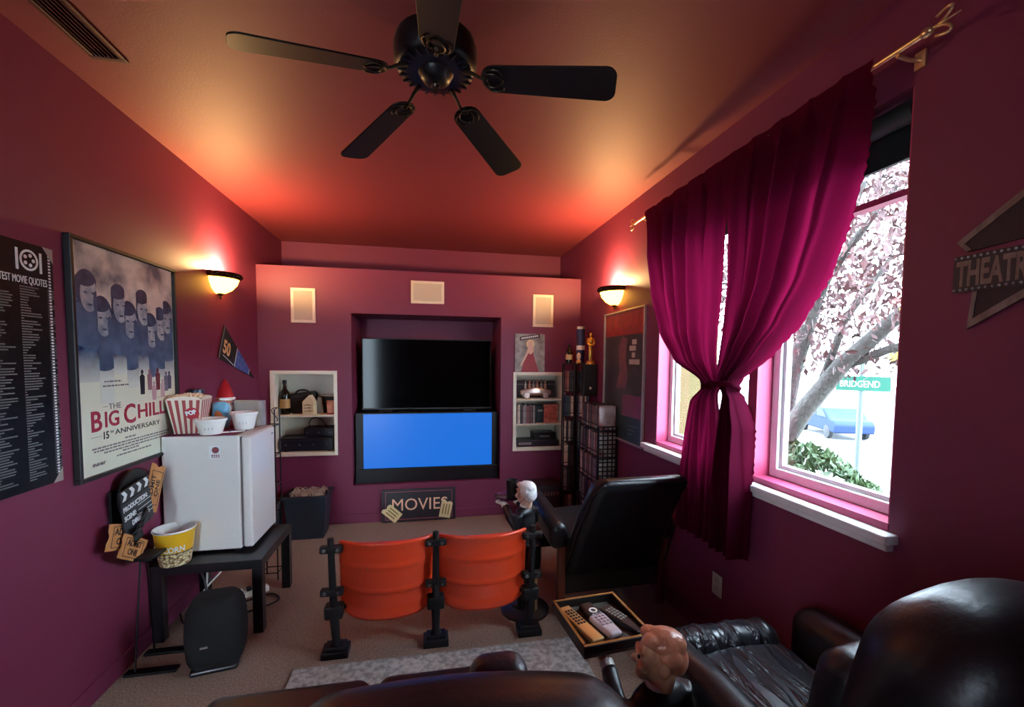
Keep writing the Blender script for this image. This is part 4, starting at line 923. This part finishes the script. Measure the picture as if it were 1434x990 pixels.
def tower(xc, yc, z1, n, lab, gl, grp, rz):
    T = thing('film_tower', lab, 'rack', (xc, yc, 0), (0, 0, rz)); wx = .05
    for s in (-1, 1):
        for y in (-.07, .07): G().tube([(s*wx, y, 0), (s*wx, y, z1)], .006, 8).build('upright', BLACKM, T)
    for k in range(n):
        z = .08+k*(z1-.10)/(n); g = G()
        for y in (-.07, 0, .07): wire(g, (-wx,y,z-.005), (wx,y,z-.005))
        for s in (-1, 1): wire(g, (s*wx,-.07,z-.005), (s*wx,.07,z-.005))
        wire(g, (-wx,-.07,z+.03), (wx,-.07,z+.03)); g.build('wire_shelf', BLACKM, T)
        x = -wx+.007
        while x < wx-.022:
            w_ = rr.choice((1, 1.2, 1.5)); p = Matrix.Rotation(rz, 3, 'Z') @ Vector((x, 0, 0))
            film_case((xc+p.x, yc+p.y, z), (0, 0, rz), gl % TIER_N[k], grp, w_, rr.uniform(.94, 1)); x += .014*w_+.001
    G().box(-wx-.006,wx+.006,-.076,.076,z1,z1+.01).build('top_plate', BLACKM, T, bevel=.002)
tower(1.292, 3.86, 1.47, 6, 'tall narrow black film tower standing beside the recessed cabinet', 'film case on the %s shelf of the film tower beside the cabinet', 'film cases in the tower by the cabinet', -.2)
tower(1.408, 3.815, 1.47, 6, 'tall narrow black film tower under the blue tube, next to the cabinet tower', 'film case on the %s shelf of the film tower under the blue tube', 'film cases in the tower under the tube', -.2)
bottle((1.29, 3.86, 1.48), .17, .03, BOTG, 'small dark bottle with cream label on the film tower', lblc=(216, 200, 160))
t_ = thing('blue_gift_tube', 'tall dark blue gift tube with silver cap on the film tower', 'tube', (1.395, 3.84, 1.48))
G().lathe([(.0005,0),(.038,0),(.038,.31),(.0005,.31)], 22).build('tube_body', mat('navy card', (32, 40, 92), .4), t_, smooth=True); G().lathe([(.0005,.31),(.039,.31),(.039,.335),(.0005,.335)], 22).build('cap', mat('silver cap', (190, 190, 200), .3, metal=.8), t_, smooth=True); G().lathe([(.0385,.12),(.0388,.12),(.0388,.16),(.0385,.16)], 22).build('tube_band', INKW, t_)
t_ = thing('snow_globe_trinket', 'small pale trinket standing before the blue tube', 'trinket', (1.355, 3.775, 1.48)); G().lathe([(.0005,0),(.025,0),(.022,.02),(.016,.03)], 14).build('base_foot', BRASS, t_, smooth=True); G().ell((0,0,.06), (.02,.018,.035)).build('pale_figure', CUPW, t_, smooth='all')
bxs = thing('black_speaker_box', 'black box speaker with a pale dot between the tower and the low rack', 'speaker', (1.415, 3.668, .0))
G().box(-.06,.062,-.04,.04,1.19,1.47).build('cabinet', mat('black ash', (24, 24, 26), .5), bxs, bevel=.004); G().lathe([(.0005,0),(.012,0),(.008,.006),(.0005,.008)], 12, M=Matrix.Translation((.0,-.04,1.26)) @ Matrix.Rotation(PI/2, 4, 'X')).build('dot_badge', CUPW, bxs, smooth=True)
G().tube([(0,0,0),(0,0,1.19)], .014, 10).cbox((0,0,.008), (.1,.08,.016)).build('stand_pole', BLACKM, bxs)
# gold statuette: plain standing figure on a disc
gs = thing('gold_trophy', 'gold standing figure trophy on a round base on the black speaker', 'trophy', (1.425, 3.668, 1.47))
g = G(); g.ell((0,0,.262), (.013,.014,.019)); g.tube([(0,0,.24),(0,0,.25)], .007)
g.tube([(0,0,.07),(0,0,.12),(0,0,.16),(0,0,.20),(0,0,.235)], [.014,.018,.016,.026,.02], 12)
for s in (-1, 1): g.tube([(s*.007,0,.035),(s*.008,0,.09),(s*.008,0,.13)], [.008,.011,.012], 10); g.tube([(s*.027,0,.228),(s*.034,-.004,.19),(s*.02,-.016,.17),(0,-.02,.165)], [.009,.008,.007,.006], 8)
g.build('standing_figure', GOLD, gs, remesh=.0035); G().lathe([(.0005,0),(.042,0),(.042,.01),(.034,.014),(.030,.03),(.0005,.034)], 24).build('disc_base', GOLD, gs, smooth=True)
# flat boxes on the floor by the rack
for k, (lab) in enumerate(('lower of two dark storage boxes on the floor beside the film towers', 'upper of two dark storage boxes on the floor beside the film towers')):
    t_ = thing('storage_box', lab, 'box', (1.08, 3.92, .18*k), (0, 0, -.05+.1*k)); G().box(-.15,.13,-.12,.12,0,.178).build('box_body', mat('dark storage card', (44, 28, 36), .6), t_, bevel=.004)
    g = G()
    for j in range(6): g.box(-.06+.03*j,-.042+.03*j,-.1225,-.12,.08,.115)
    g.build('printed_marks', mat('dim print', (120, 90, 92), .6), t_)['kind'] = 'stuff'

# ------------------------------------------------------------------ right wall: framed poster, theatre sign, outlet
W, H = .695, 1.0
rp = thing('framed_red_poster', 'tall silver framed dark poster with red top and magenta band', 'poster', (XR, 3.475, .888), E_RIGHT)
f = .014; SF = mat('silver frame', (190, 180, 172), .35, metal=.6)
G().box(0,W,0,f,0,.02).box(0,W,H-f,H,0,.02).box(0,f,f,H-f,0,.02).box(W-f,W,f,H-f,0,.02).build('frame', SF, rp, bevel=.002)
def dark_print(name, a, b, s): return mat(name, a, .3, vary=(s, b, .2))
G().box(f,W-f,f,H-f,.002,.008).build('print', dark_print('smoky poster ink', (44, 40, 44), (74, 62, 66), 5), rp)
G().box(f,W-f,.81,H-f,.008,.0086).build('red_header', dark_print('red poster ink', (176, 58, 44), (136, 40, 44), 16), rp)
G().prism([(.24,.40),(.30,.55),(.27,.72),(.34,.80),(.42,.78),(.40,.62),(.44,.50),(.40,.40)], .0082, .009).build('abstract_figure', dark_print('rose poster ink', (146, 84, 88), (104, 62, 78), 14), rp)
G().box(.36,W-f,.20,.36,.0082,.009).build('magenta_band', dark_print('magenta poster ink', (140, 44, 92), (110, 40, 80), 18), rp)
G().box(f,W-f,f,.20,.0082,.0086).build('teal_footer', dark_print('teal poster ink', (40, 56, 58), (54, 66, 66), 12), rp)
for x0, x1, y in ((.50,.57,.735),(.46,.56,.69),(.50,.55,.64),(.46,.62,.59)): G().box(x0, x1, y, y+.036, .0086, .0092).build('title_block', mat('faded white ink', (200, 188, 176), .5), rp)
g = G()
for k in range(3): g.box(.46,.60-.03*k,.13-.03*k,.138-.03*k,.0087,.0092)
g.build('credit_lines', mat('faded teal ink', (110, 124, 120), .5), rp)['kind'] = 'stuff'
THS_K = .42
ths = thing('theatre_sign', 'weathered metal arrow sign reading THEATRE on the wall beside the window', 'sign', (XR, .99, 1.58), E_RIGHT)
ths.scale = (THS_K, 1, 1); RST = mat('weathered grey tin', (146, 130, 122), .6, vary=(18, (106, 88, 80), .2)); DKT = mat('dark rust tin', (48, 34, 42), .6)
G().prism([(0,.262),(.06,.232),(.42,.242),(.52,.33),(.35,.37)], .004, .010).build('upper_panel', DKT, ths)
for pts in ([(0,.262),(.35,.37),(.35,.348),(.045,.256)], [(0,.262),(.06,.232),(.085,.236),(.045,.256)], [(.35,.37),(.54,.33),(.52,.318),(.35,.348)]): G().prism(pts, .010, .013).build('border_strip', RST, ths)
bn = G().box(-.005,.56,.122,.222,.006,.014).build('letter_banner', mat('blue black tin2', (40, 42, 52), .5), ths)
text('THEATRE', .095, RST, bn, (.012, .139, .0142), sx=1.02, bold=.003)
for k in range(17):
    for y in (.128, .216): G().ell((.006+.034*k, y, .0145), (.008,.004,.004), 8, 5).build('marquee_bulb', mat('dull bulb', (170, 176, 186), .3), ths)
G().prism([(.085,.018),(.105,.122),(.50,.122),(.30,.075)], .004, .010).build('lower_panel', DKT, ths)
for pts in ([(.085,.018),(.105,.12),(.128,.12),(.112,.045)], [(.085,.018),(.112,.045),(.36,.112),(.38,.095)], [(.36,.112),(.38,.095),(.52,.12),(.50,.122)]): G().prism(pts, .010, .013).build('border_strip', RST, ths)
ol = thing('wall_outlet', 'cream wall outlet plate below the curtains', 'outlet', (XR, 1.96, .342), E_RIGHT)
G().rbox(-.037,.037,-.057,.057,0,.006,.003,2).build('cover_plate', mat('ivory plate', (206, 198, 186), .4), ol, smooth=True)
for y in (-.022, .022): G().rbox(-.017,.017,y-.014,y+.014,.006,.008,.001,1).build('socket', mat('ivory socket', (190, 182, 170), .4), ol)

# ------------------------------------------------------------------ theatre seats
ts = thing('stadium_chair', 'two joined orange plastic stadium seats on black iron posts', 'stadium seat', (.045, 2.27, 0))
posts = (-.50, .0, .505)
for i, x in enumerate(posts):
    G().box(x-.065,x+.065,-.05,.045,0,.035).box(x-.05,x+.05,-.035,.035,.035,.052).build('foot_plate', IRON, ts, bevel=.004)
    dx = (-.02, 0, .02)[i]
    G().tube([(x,0,.05),(x,0,.08),(x+dx*.4,0,.2)], [.03,.02,.024], 10).tube([(x+dx*.4,0,.2),(x+dx,0,.60)], [.02,.016], 8).build('post', IRON, ts, smooth=True)
    G().rbox(x+dx*.45-.045,x+dx*.45+.045,-.02,.045,.185,.255,.012,2).build('hinge_hub', IRON, ts, smooth=True)
    for z in (.325, .545):
        b = G().rbox(x+dx*.8-.055,x+dx*.8+.055,-.018,.022,z-.018,z+.018,.008,2).build('clamp_bracket', IRON, ts, smooth=True)
        for s in (-1, 1): G().lathe([(.0005,0),(.009,0),(.009,.006),(.0005,.008)], 8, M=Matrix.Translation((x+dx*.8+s*.032,-.018,z)) @ Matrix.Rotation(PI/2, 4, 'X')).build('bolt', mat('steel bolt', (120, 116, 112), .4, metal=.8), b)
def seat_panel(x0, x1):
    nu, nv = 32, 36; g = G()
    for j in range(nv+1):
        for i in range(nu+1):
            u = i/nu; v_ = j/nv; e = abs(2*u-1)
            zb = .165+.055*e**5; zt_ = .578-.0*e; z = zb+(zt_-zb)*v_
            y = .045-.075*(1-e*e)-.035*(v_-.5)
            rd = 0
            for c_ in (.36, .68): rd += math.exp(-((v_-c_)/.022)**2)
            y -= .009*rd; 
            if v_ > .9: y -= .012*math.sin((v_-.9)/.1*PI/2)
            if v_ < .14: y -= .014*math.sin((.14-v_)/.14*PI/2)
            g.v.append((x0+(x1-x0)*u, y, z))
    for j in range(nv):
        for i in range(nu): a = j*(nu+1)+i; g.f.append((a, a+1, a+nu+2, a+nu+1))
    o = g.build('seat_back', ORANGE, ts, smooth='all'); m = o.modifiers.new('solid', 'SOLIDIFY'); m.thickness = .014; m.offset = -1
    for k in (-.03, .025):
        G().ell(((x0+x1)/2-.06+k, -.036, .44), (.004,.004,.004), 8, 5).build('rivet', MATS['steel bolt'], o)
    xm = (x0+x1)/2
    def wp(p): return (p.x, p.y-.03*(1-((p.x-xm)/.21)**2), p.z)
    G().rbox(x0+.02,x1-.02,.10,.135,.19,.53,.016,3,mid=6,warp=wp).build('folded_seat', ORANGE, ts, smooth='all')
    G().box(x0,x0+.03,.03,.115,.215,.235).box(x1-.03,x1,.03,.115,.215,.235).build('seat_hinge', IRON, ts)
seat_panel(-.485, -.012); seat_panel(.014, .492)

# ------------------------------------------------------------------ butler statues
def figure(body_m, skin_m, hair_m, t_, turn, reach, hands_m, lift, grip):
    g = G()
    for s in (-1, 1):
        g.tube([(s*.036,.0,.02),(s*.037,0,.2),(s*.036,0,.36),(s*.03,0,.42)], [.024,.03,.04,.045], 12); g.ell((s*.037,.022,.022), (.024,.05,.02))
    g.ell((0,-.005,.44), (.075,.055,.08)); g.ell((0,0,.53), (.078,.052,.10)); g.ell((0,0,.598), (.09,.045,.04)); g.tube([(0,0,.60),(0,0,.645)], [.035,.026])
    for s in (-1, 1):
        g.tube([(s*.085,0,.60),(s*.105,.0,.52),(s*.10,reach*.35,lift-.07),(s*grip,reach*.8,lift-.03)], [.032,.030,.027,.023], 12)
    g.tube([(0,-.045,.42),(0,-.055,.3),(0,-.05,.22)], [.06,.05,.03], 10)
    b = g.build('suit_body', body_m, t_, remesh=.006)
    for s in (-1, 1):
        G().tube([(s*grip,reach*.8,lift-.03),(s*grip*.95,reach*.92,lift-.022)], [.021,.021], 14).build('white_cuff', CUPW, b, smooth=True)
        h = G(); c_ = (s*grip*.92, reach, lift-.018); h.ell(c_, (.018,.024,.012), 12, 8)
        for k in range(4): h.tube([(c_[0]-.014+.009*k, reach+.015, lift-.018), (c_[0]-.016+.010*k, reach+.036, lift-.014), (c_[0]-.016+.010*k, reach+.048-.004*abs(k-1.5), lift-.006)], [.0055,.005,.004], 8)
        h.tube([(c_[0]-s*.012, reach, lift-.016), (c_[0]-s*.026, reach+.012, lift-.010), (c_[0]-s*.028, reach+.024, lift-.004)], [.006,.0055,.0045], 8)
        h.build('hand', hands_m, t_, remesh=.0028)
    hd = bpy.data.objects.new('head_turn', None)
    Mh = Matrix.Translation((0, 0, .718)) @ Matrix.Rotation(turn, 4, 'Z')
    g = G(); g.ell((0,-.008,.008), (.048,.060,.056), M=Mh); g.ell((0,.018,-.022), (.040,.044,.050), M=Mh); g.ell((0,.06,-.018), (.009,.016,.013), M=Mh); g.ell((0,.042,-.058), (.02,.02,.016), M=Mh)
    g.ell((0,.052,.008), (.03,.012,.008), M=Mh); g.ell((0,.055,-.042), (.017,.008,.0055), M=Mh); g.tube([tuple(Mh @ Vector((0,-.014,-.04))), (0,-.004,.63)], [.034,.034], 12)
    for s in (-1, 1):
        g.ell((s*.046,-.006,-.014), (.008,.017,.025), M=Mh); g.ell((s*.026,.046,-.026), (.014,.014,.014), M=Mh)
    hd = g.build('head', skin_m, t_, remesh=.0034)
    for s in (-1, 1):
        G().ell((s*.019,.056,-.003), (.007,.004,.005), 10, 6, M=Mh).build('eye', INK, hd, smooth='all')
        G().tube([tuple(Mh @ Vector((s*.053, -.004+.014*math.cos(a*PI/6), -.014+.022*math.sin(a*PI/6)))) for a in range(12)], .003, 6, closed=True).build('ear_rim', skin_m, hd, smooth='all')
    g = G(); g.ell((0,-.014,.030), (.049,.056,.040), M=Mh); g.ell((0,-.042,-.004), (.044,.032,.046), M=Mh)
    for s in (-1, 1): g.ell((s*.036,-.02,.012), (.018,.032,.03), M=Mh); g.ell((s*.02,.024,.044), (.024,.026,.016), M=Mh)
    g.build('hair', hair_m, hd, remesh=.0034)
    G().tube([(.03*math.cos(a*PI/8), .03*math.sin(a*PI/8)*.9, .638) for a in range(16)], .009, 8, closed=True).build('shirt_collar', CUPW, b, smooth='all')
SUIT = mat('black suit glaze', (24, 24, 28), .4)
TAN = mat('tan figurine glaze', (226, 174, 138), .34, coat=.3, vary=(20, (206, 146, 112), .3)); TANH = mat('reddish figurine hair', (206, 130, 98), .28, coat=.4, bump=(45, .5, .01))
b1 = thing('butler_statue', 'butler statue with tan glazed head holding out a tray of remotes', 'statue', (.612, 1.03, 0), (0, 0, .26))
figure(SUIT, TAN, TANH, b1, .95, .145, TAN, .652, .075)
G().lathe([(.0005,0),(.1,0),(.1,.012),(.09,.02),(.0005,.02)], 28).build('round_base', SUIT, b1, smooth=True)
TRZ = .655
tr = thing('serving_tray', 'black wooden serving tray with raised gold-edged rim held by the butler statue', 'tray', (.54, 1.262, TRZ), (0, 0, .09))
TRM = mat('black tray wood', (36, 30, 28), .4); a, b = .115, .125
G().box(-a,a,-b,b,0,.008).build('tray_floor', mat('tray felt', (52, 46, 42), .7, vary=(20, (92, 84, 74), .2)), tr)
for x0, x1, y0, y1 in ((-a,a,-b,-b+.012),(-a,a,b-.012,b),(-a,-a+.012,-b+.012,b-.012),(a-.012,a,-b+.012,b-.012)):
    r_ = G().box(x0,x1,y0,y1,.008,.034).build('rim_wall', TRM, tr, bevel=.002)
    G().box(x0+.002,x1-.002,y0+.002,y1-.002,.034,.0355).build('gilt_edge', mat('dull gilt', (150, 118, 66), .4, metal=.6), r_)
def remote(loc, rz, w_, l, m1, m2, rows, lab, two=None):
    t_ = thing('remote_control', lab, 'remote', loc, (0, 0, rz))
    if two:
        def wp(p): k = p.y/l; return (p.x*(1+.12*math.cos(k*2*PI)), p.y, p.z)
        G().rbox(-w_/2,w_/2,-l/2,l*.12,0,.02,.009,3,mid=4,warp=wp).build('lower_body', m1, t_, smooth='all'); G().rbox(-w_/2,w_/2,l*.10,l/2,0,.021,.009,3,mid=4,warp=wp).build('upper_body', two, t_, smooth='all')
        G().lathe([(.009,0),(.014,0),(.014,.003),(.009,.003),(.009,0)], 16, c=(0,l*.2,.0205)).build('ring_pad', CUPW, t_)
    else: G().rbox(-w_/2,w_/2,-l/2,l/2,0,.016,.004,2).build('remote_body', m1, t_, smooth=True)
    for j in range(rows):
        for i in range(3): G().rbox(-w_*.33+w_*.26*i,-w_*.33+w_*.26*i+w_*.17,-l*.06+l*.075*j-(l*.18 if two else 0),-l*.06+l*.075*j+l*.045-(l*.18 if two else 0),.0155 if not two else .0195,.0185 if not two else .0225,.0012,1).build('button', m2, t_)
    return t_
remote((.473, 1.262, TRZ+.0085), .27, .042, .19, mat('champagne remote', (196, 150, 92), .35, metal=.4), BLACK, 6, 'long champagne gold remote on the serving tray')
remote((.541, 1.27, TRZ+.0085), .22, .052, .18, mat('lilac grey remote', (196, 176, 178), .4), mat('grey key', (150, 134, 138), .4), 5, 'lilac grey remote with black upper half on the serving tray', two=BLACK)
remote((.614, 1.262, TRZ+.0085), .45, .045, .16, mat('black remote', (28, 28, 30), .4), mat('pale key', (150, 146, 136), .4), 6, 'short black remote with pale buttons at the tray edge')
b2 = thing('waiter_statue', 'white-haired waiter statue on a round black base beside the orange seats', 'statue', (.578, 2.49, 0), (0, 0, .75))
figure(SUIT, mat('pale figurine glaze', (214, 176, 156), .35), mat('white glazed hair', (226, 222, 218), .4, bump=(50, .5, .01)), b2, -.15, .13, CUPW, .655, .06)
G().lathe([(.0005,0),(.145,0),(.145,.012),(.13,.02),(.0005,.02)], 32).build('round_base', SUIT, b2, smooth=True)
G().box(-.013,.013,-.012,.012,.02,.40).build('support_batten', mat('raw wood', (150, 110, 74), .6), b2, loc=(.0,-.07,0))
cp_ = thing('black_cup_holder', 'small round tray with a black cup held by the waiter statue', 'cup holder', (.49, 2.585, .66))
G().lathe([(.0005,0),(.075,0),(.085,.012),(.082,.014),(.072,.006),(.0005,.006)], 28).build('round_tray', mat('plum lacquer', (60, 24, 64), .25), cp_, smooth=True)
G().lathe([(.0005,.006),(.034,.006),(.036,.115),(.033,.115),(.031,.012),(.0005,.012)], 22, c=(.02,-.02,0)).build('cup', BLACK, cp_, smooth=True)

# ------------------------------------------------------------------ seating
def leather_wrinkle():
    m = mat('wrinkled black leather', (30, 30, 36), .3); nt = m.node_tree; b = nt.nodes['Principled BSDF']
    tc = nt.nodes.new('ShaderNodeTexCoord'); mp = nt.nodes.new('ShaderNodeMapping'); mp.inputs['Scale'].default_value = (9, 1.6, 4); mp.inputs['Rotation'].default_value = (0, 0, .35); nt.links.new(tc.outputs['Object'], mp.inputs[0])
    n = nt.nodes.new('ShaderNodeTexNoise'); n.inputs['Scale'].default_value = 2.2; n.inputs['Detail'].default_value = 5; n.inputs['Distortion'].default_value = .6; nt.links.new(mp.outputs[0], n.inputs[0])
    cr = nt.nodes.new('ShaderNodeValToRGB'); cr.color_ramp.elements[0].position = .42; cr.color_ramp.elements[1].position = .56; nt.links.new(n.outputs['Fac'], cr.inputs[0])
    bp = nt.nodes.new('ShaderNodeBump'); bp.inputs['Strength'].default_value = .55; bp.inputs['Distance'].default_value = .03; nt.links.new(cr.outputs[0], bp.inputs['Height']); nt.links.new(bp.outputs[0], b.inputs['Normal']); return m
WRINK = leather_wrinkle()
ac = thing('leather_armchair', 'black leather armchair with reclined back turned to the television', 'armchair', (1.095, 2.42, 0), (0, 0, .03))
def wb_(p):
    k = (p.z-.24)/.66; return (p.x*(1.06-.14*k), p.y-.36*k+.04*math.sin(PI*k), p.z)
G().rbox(-.29,.285,-.07,.07,.24,.90,.065,5,mid=6,warp=wb_).build('backrest', LEATHER, ac, smooth='all')
g = G(); 
g.tube([wb_(Vector(p)) for p in ((-.30,-.058,.30),(-.303,-.06,.55),(-.298,-.062,.8),(-.26,-.05,.868),(0,-.05,.872),(.26,-.05,.868),(.298,-.062,.8),(.303,-.06,.55),(.30,-.058,.30))], .007, 8).build('back_piping', LEATHER, ac, smooth='all')
G().rbox(-.27,.27,.04,.55,.30,.45,.06,4,mid=3,warp=lambda p: (p.x, p.y, p.z+.02*(1-(p.x/.27)**2) if p.z > .4 else p.z)).build('seat_cushion', LEATHER, ac, smooth='all')
for s in (-1, 1):
    G().rbox(s*.345-.055,s*.345+.055,-.06,.52,.40,.56,.05,4,mid=3,warp=lambda p: (p.x, p.y, p.z+.05*math.sin((p.y+.06)*2.4))).build('armrest', LEATHER, ac, smooth='all')
    for y in (-.02, .48): G().rbox(s*.325-.022,s*.325+.022,y-.022,y+.022,0,.42,.006,2).build('leg', mat('red brown wood', (110, 50, 34), .35), ac, smooth=True)
for y0, y1, z0, z1 in ((-.03,.0,.13,.27),(.46,.49,.2,.30)): G().box(-.30,.30,y0,y1,z0,z1).build('rail', mat('dark olive cloth', (40, 32, 24), .8), ac, bevel=.006)

rc = thing('leather_recliner', 'black leather recliner with wrinkled seat below the window', 'recliner', (1.10, 1.02, 0))
def soft(a): return lambda p: (p.x, p.y, p.z)
G().rbox(-.235,.215,-.36,.42,.10,.46,.05,4,mid=6,warp=lambda p: (p.x, p.y, p.z+(.018*math.cos(p.x*7)+.006*math.sin(p.y*26+p.x*9) if p.z > .40 else 0))).build('seat_cushion', WRINK, rc, smooth='all')
G().rbox(-.225,.205,.30,.44,.36,.52,.066,5,mid=12,warp=lambda p: (p.x, p.y, p.z+.004*math.sin(p.x*95)+.003*math.sin(p.x*41))).build('front_roll', WRINK, rc, smooth='all')
G().rbox(-.35,-.22,-.38,.34,.06,.605,.064,5,mid=6,warp=lambda p: (p.x-.012*math.sin(p.y*9), p.y, p.z-.03*max(0, (p.y-.15)/.2) + .005*math.sin(p.y*30))).build('armrest', LEATHER, rc, smooth='all')
G().rbox(.215,.36,-.38,.34,.06,.62,.068,5,mid=6,warp=lambda p: (p.x, p.y, p.z-.02*max(0, (p.y-.15)/.2))).build('armrest', LEATHER, rc, smooth='all')
def bk(p):
    k = (p.z-.3)/.78; return (p.x*(1-.06*k*k), p.y-.10*k+.03*math.sin(PI*k), p.z-.06*(p.x/.3)**2*max(0, k)+.012*math.sin(p.x*11+p.z*7))
G().rbox(-.235,.345,-.46,-.18,.30,1.06,.13,6,mid=6,warp=bk).build('backrest', LEATHER, rc, smooth='all')
G().rbox(-.20,.31,-.24,-.12,.50,.86,.055,4,mid=4,warp=bk).build('lumbar_pillow', LEATHER, rc, smooth='all')
for sx_ in (-.3, .28):
    for sy_ in (-.3, .28): G().cyl((sx_, sy_, 0), .025, 0, .07, 12).build('foot', BLACK, rc)

so = thing('leather_sofa', 'dark brown leather loveseat seen from behind its rounded back', 'sofa', (-.17, .80, 0))
def sb(p):
    k = max(0, (p.z-.5)/.34); return (p.x, p.y+.03*k, p.z-.055*(p.x/.62)**4*k+.006*math.sin(p.x*9))
for x0, x1 in ((-.70,-.11), (-.11,.61)): G().rbox(x0,x1,-.16,.10,.30,.862,.115,6,mid=8,warp=sb).build('back_cushion', LEATHB, so, smooth='all')
G().box(-.68,.60,-.18,.56,.06,.32).build('sofa_frame', LEATHB, so, bevel=.04, seg=4)
for x0, x1 in ((-.50,-.005), (.005,.50)): G().rbox(x0,x1,.06,.66,.30,.46,.05,4,mid=3).build('seat_cushion', LEATHB, so, smooth='all')
for s in (-1, 1): G().rbox(s*.55-.06,s*.55+.06,-.10,.40,.08,.50,.055,4,mid=3).build('armrest', LEATHB, so, smooth='all')
for sx_ in (-.5, .5):
    for sy_ in (-.1, .55): G().cyl((sx_, sy_, 0), .025, 0, .07, 12).build('foot', BLACK, so)
tag(G().rbox(-.07,.07,-.05,.05,0,.34,.045,4,mid=3,M=Matrix.Translation((.165,1.0,.462)) @ Matrix.Rotation(.08, 4, 'X')).build('lumbar_cushion', mat('plum leather', (44, 26, 34), .4, bump=(40, .3, .01)), None, smooth='all'), 'small plum leather cushion propped on the sofa seat', 'cushion')
# rug
g = G(); g.box(-.63, .78, 1.45, 2.16, 0, .014)
rug = tag(g.build('grey_rug', RUG, bevel=.004), 'grey speckled rug with a shaggy edge behind the orange seats', 'rug')
g = G(); rr = random.Random(9)
for k in range(520):
    x = -.63+1.41*rr.random(); g.tube([(x,2.155,.008),(x+rr.uniform(-.006,.006),2.168,.010),(x+rr.uniform(-.012,.012),2.182,.003)], [.003,.0025,.001], 4)
fg = g.build('fringe', RUG, rug); fg['kind'] = 'stuff'
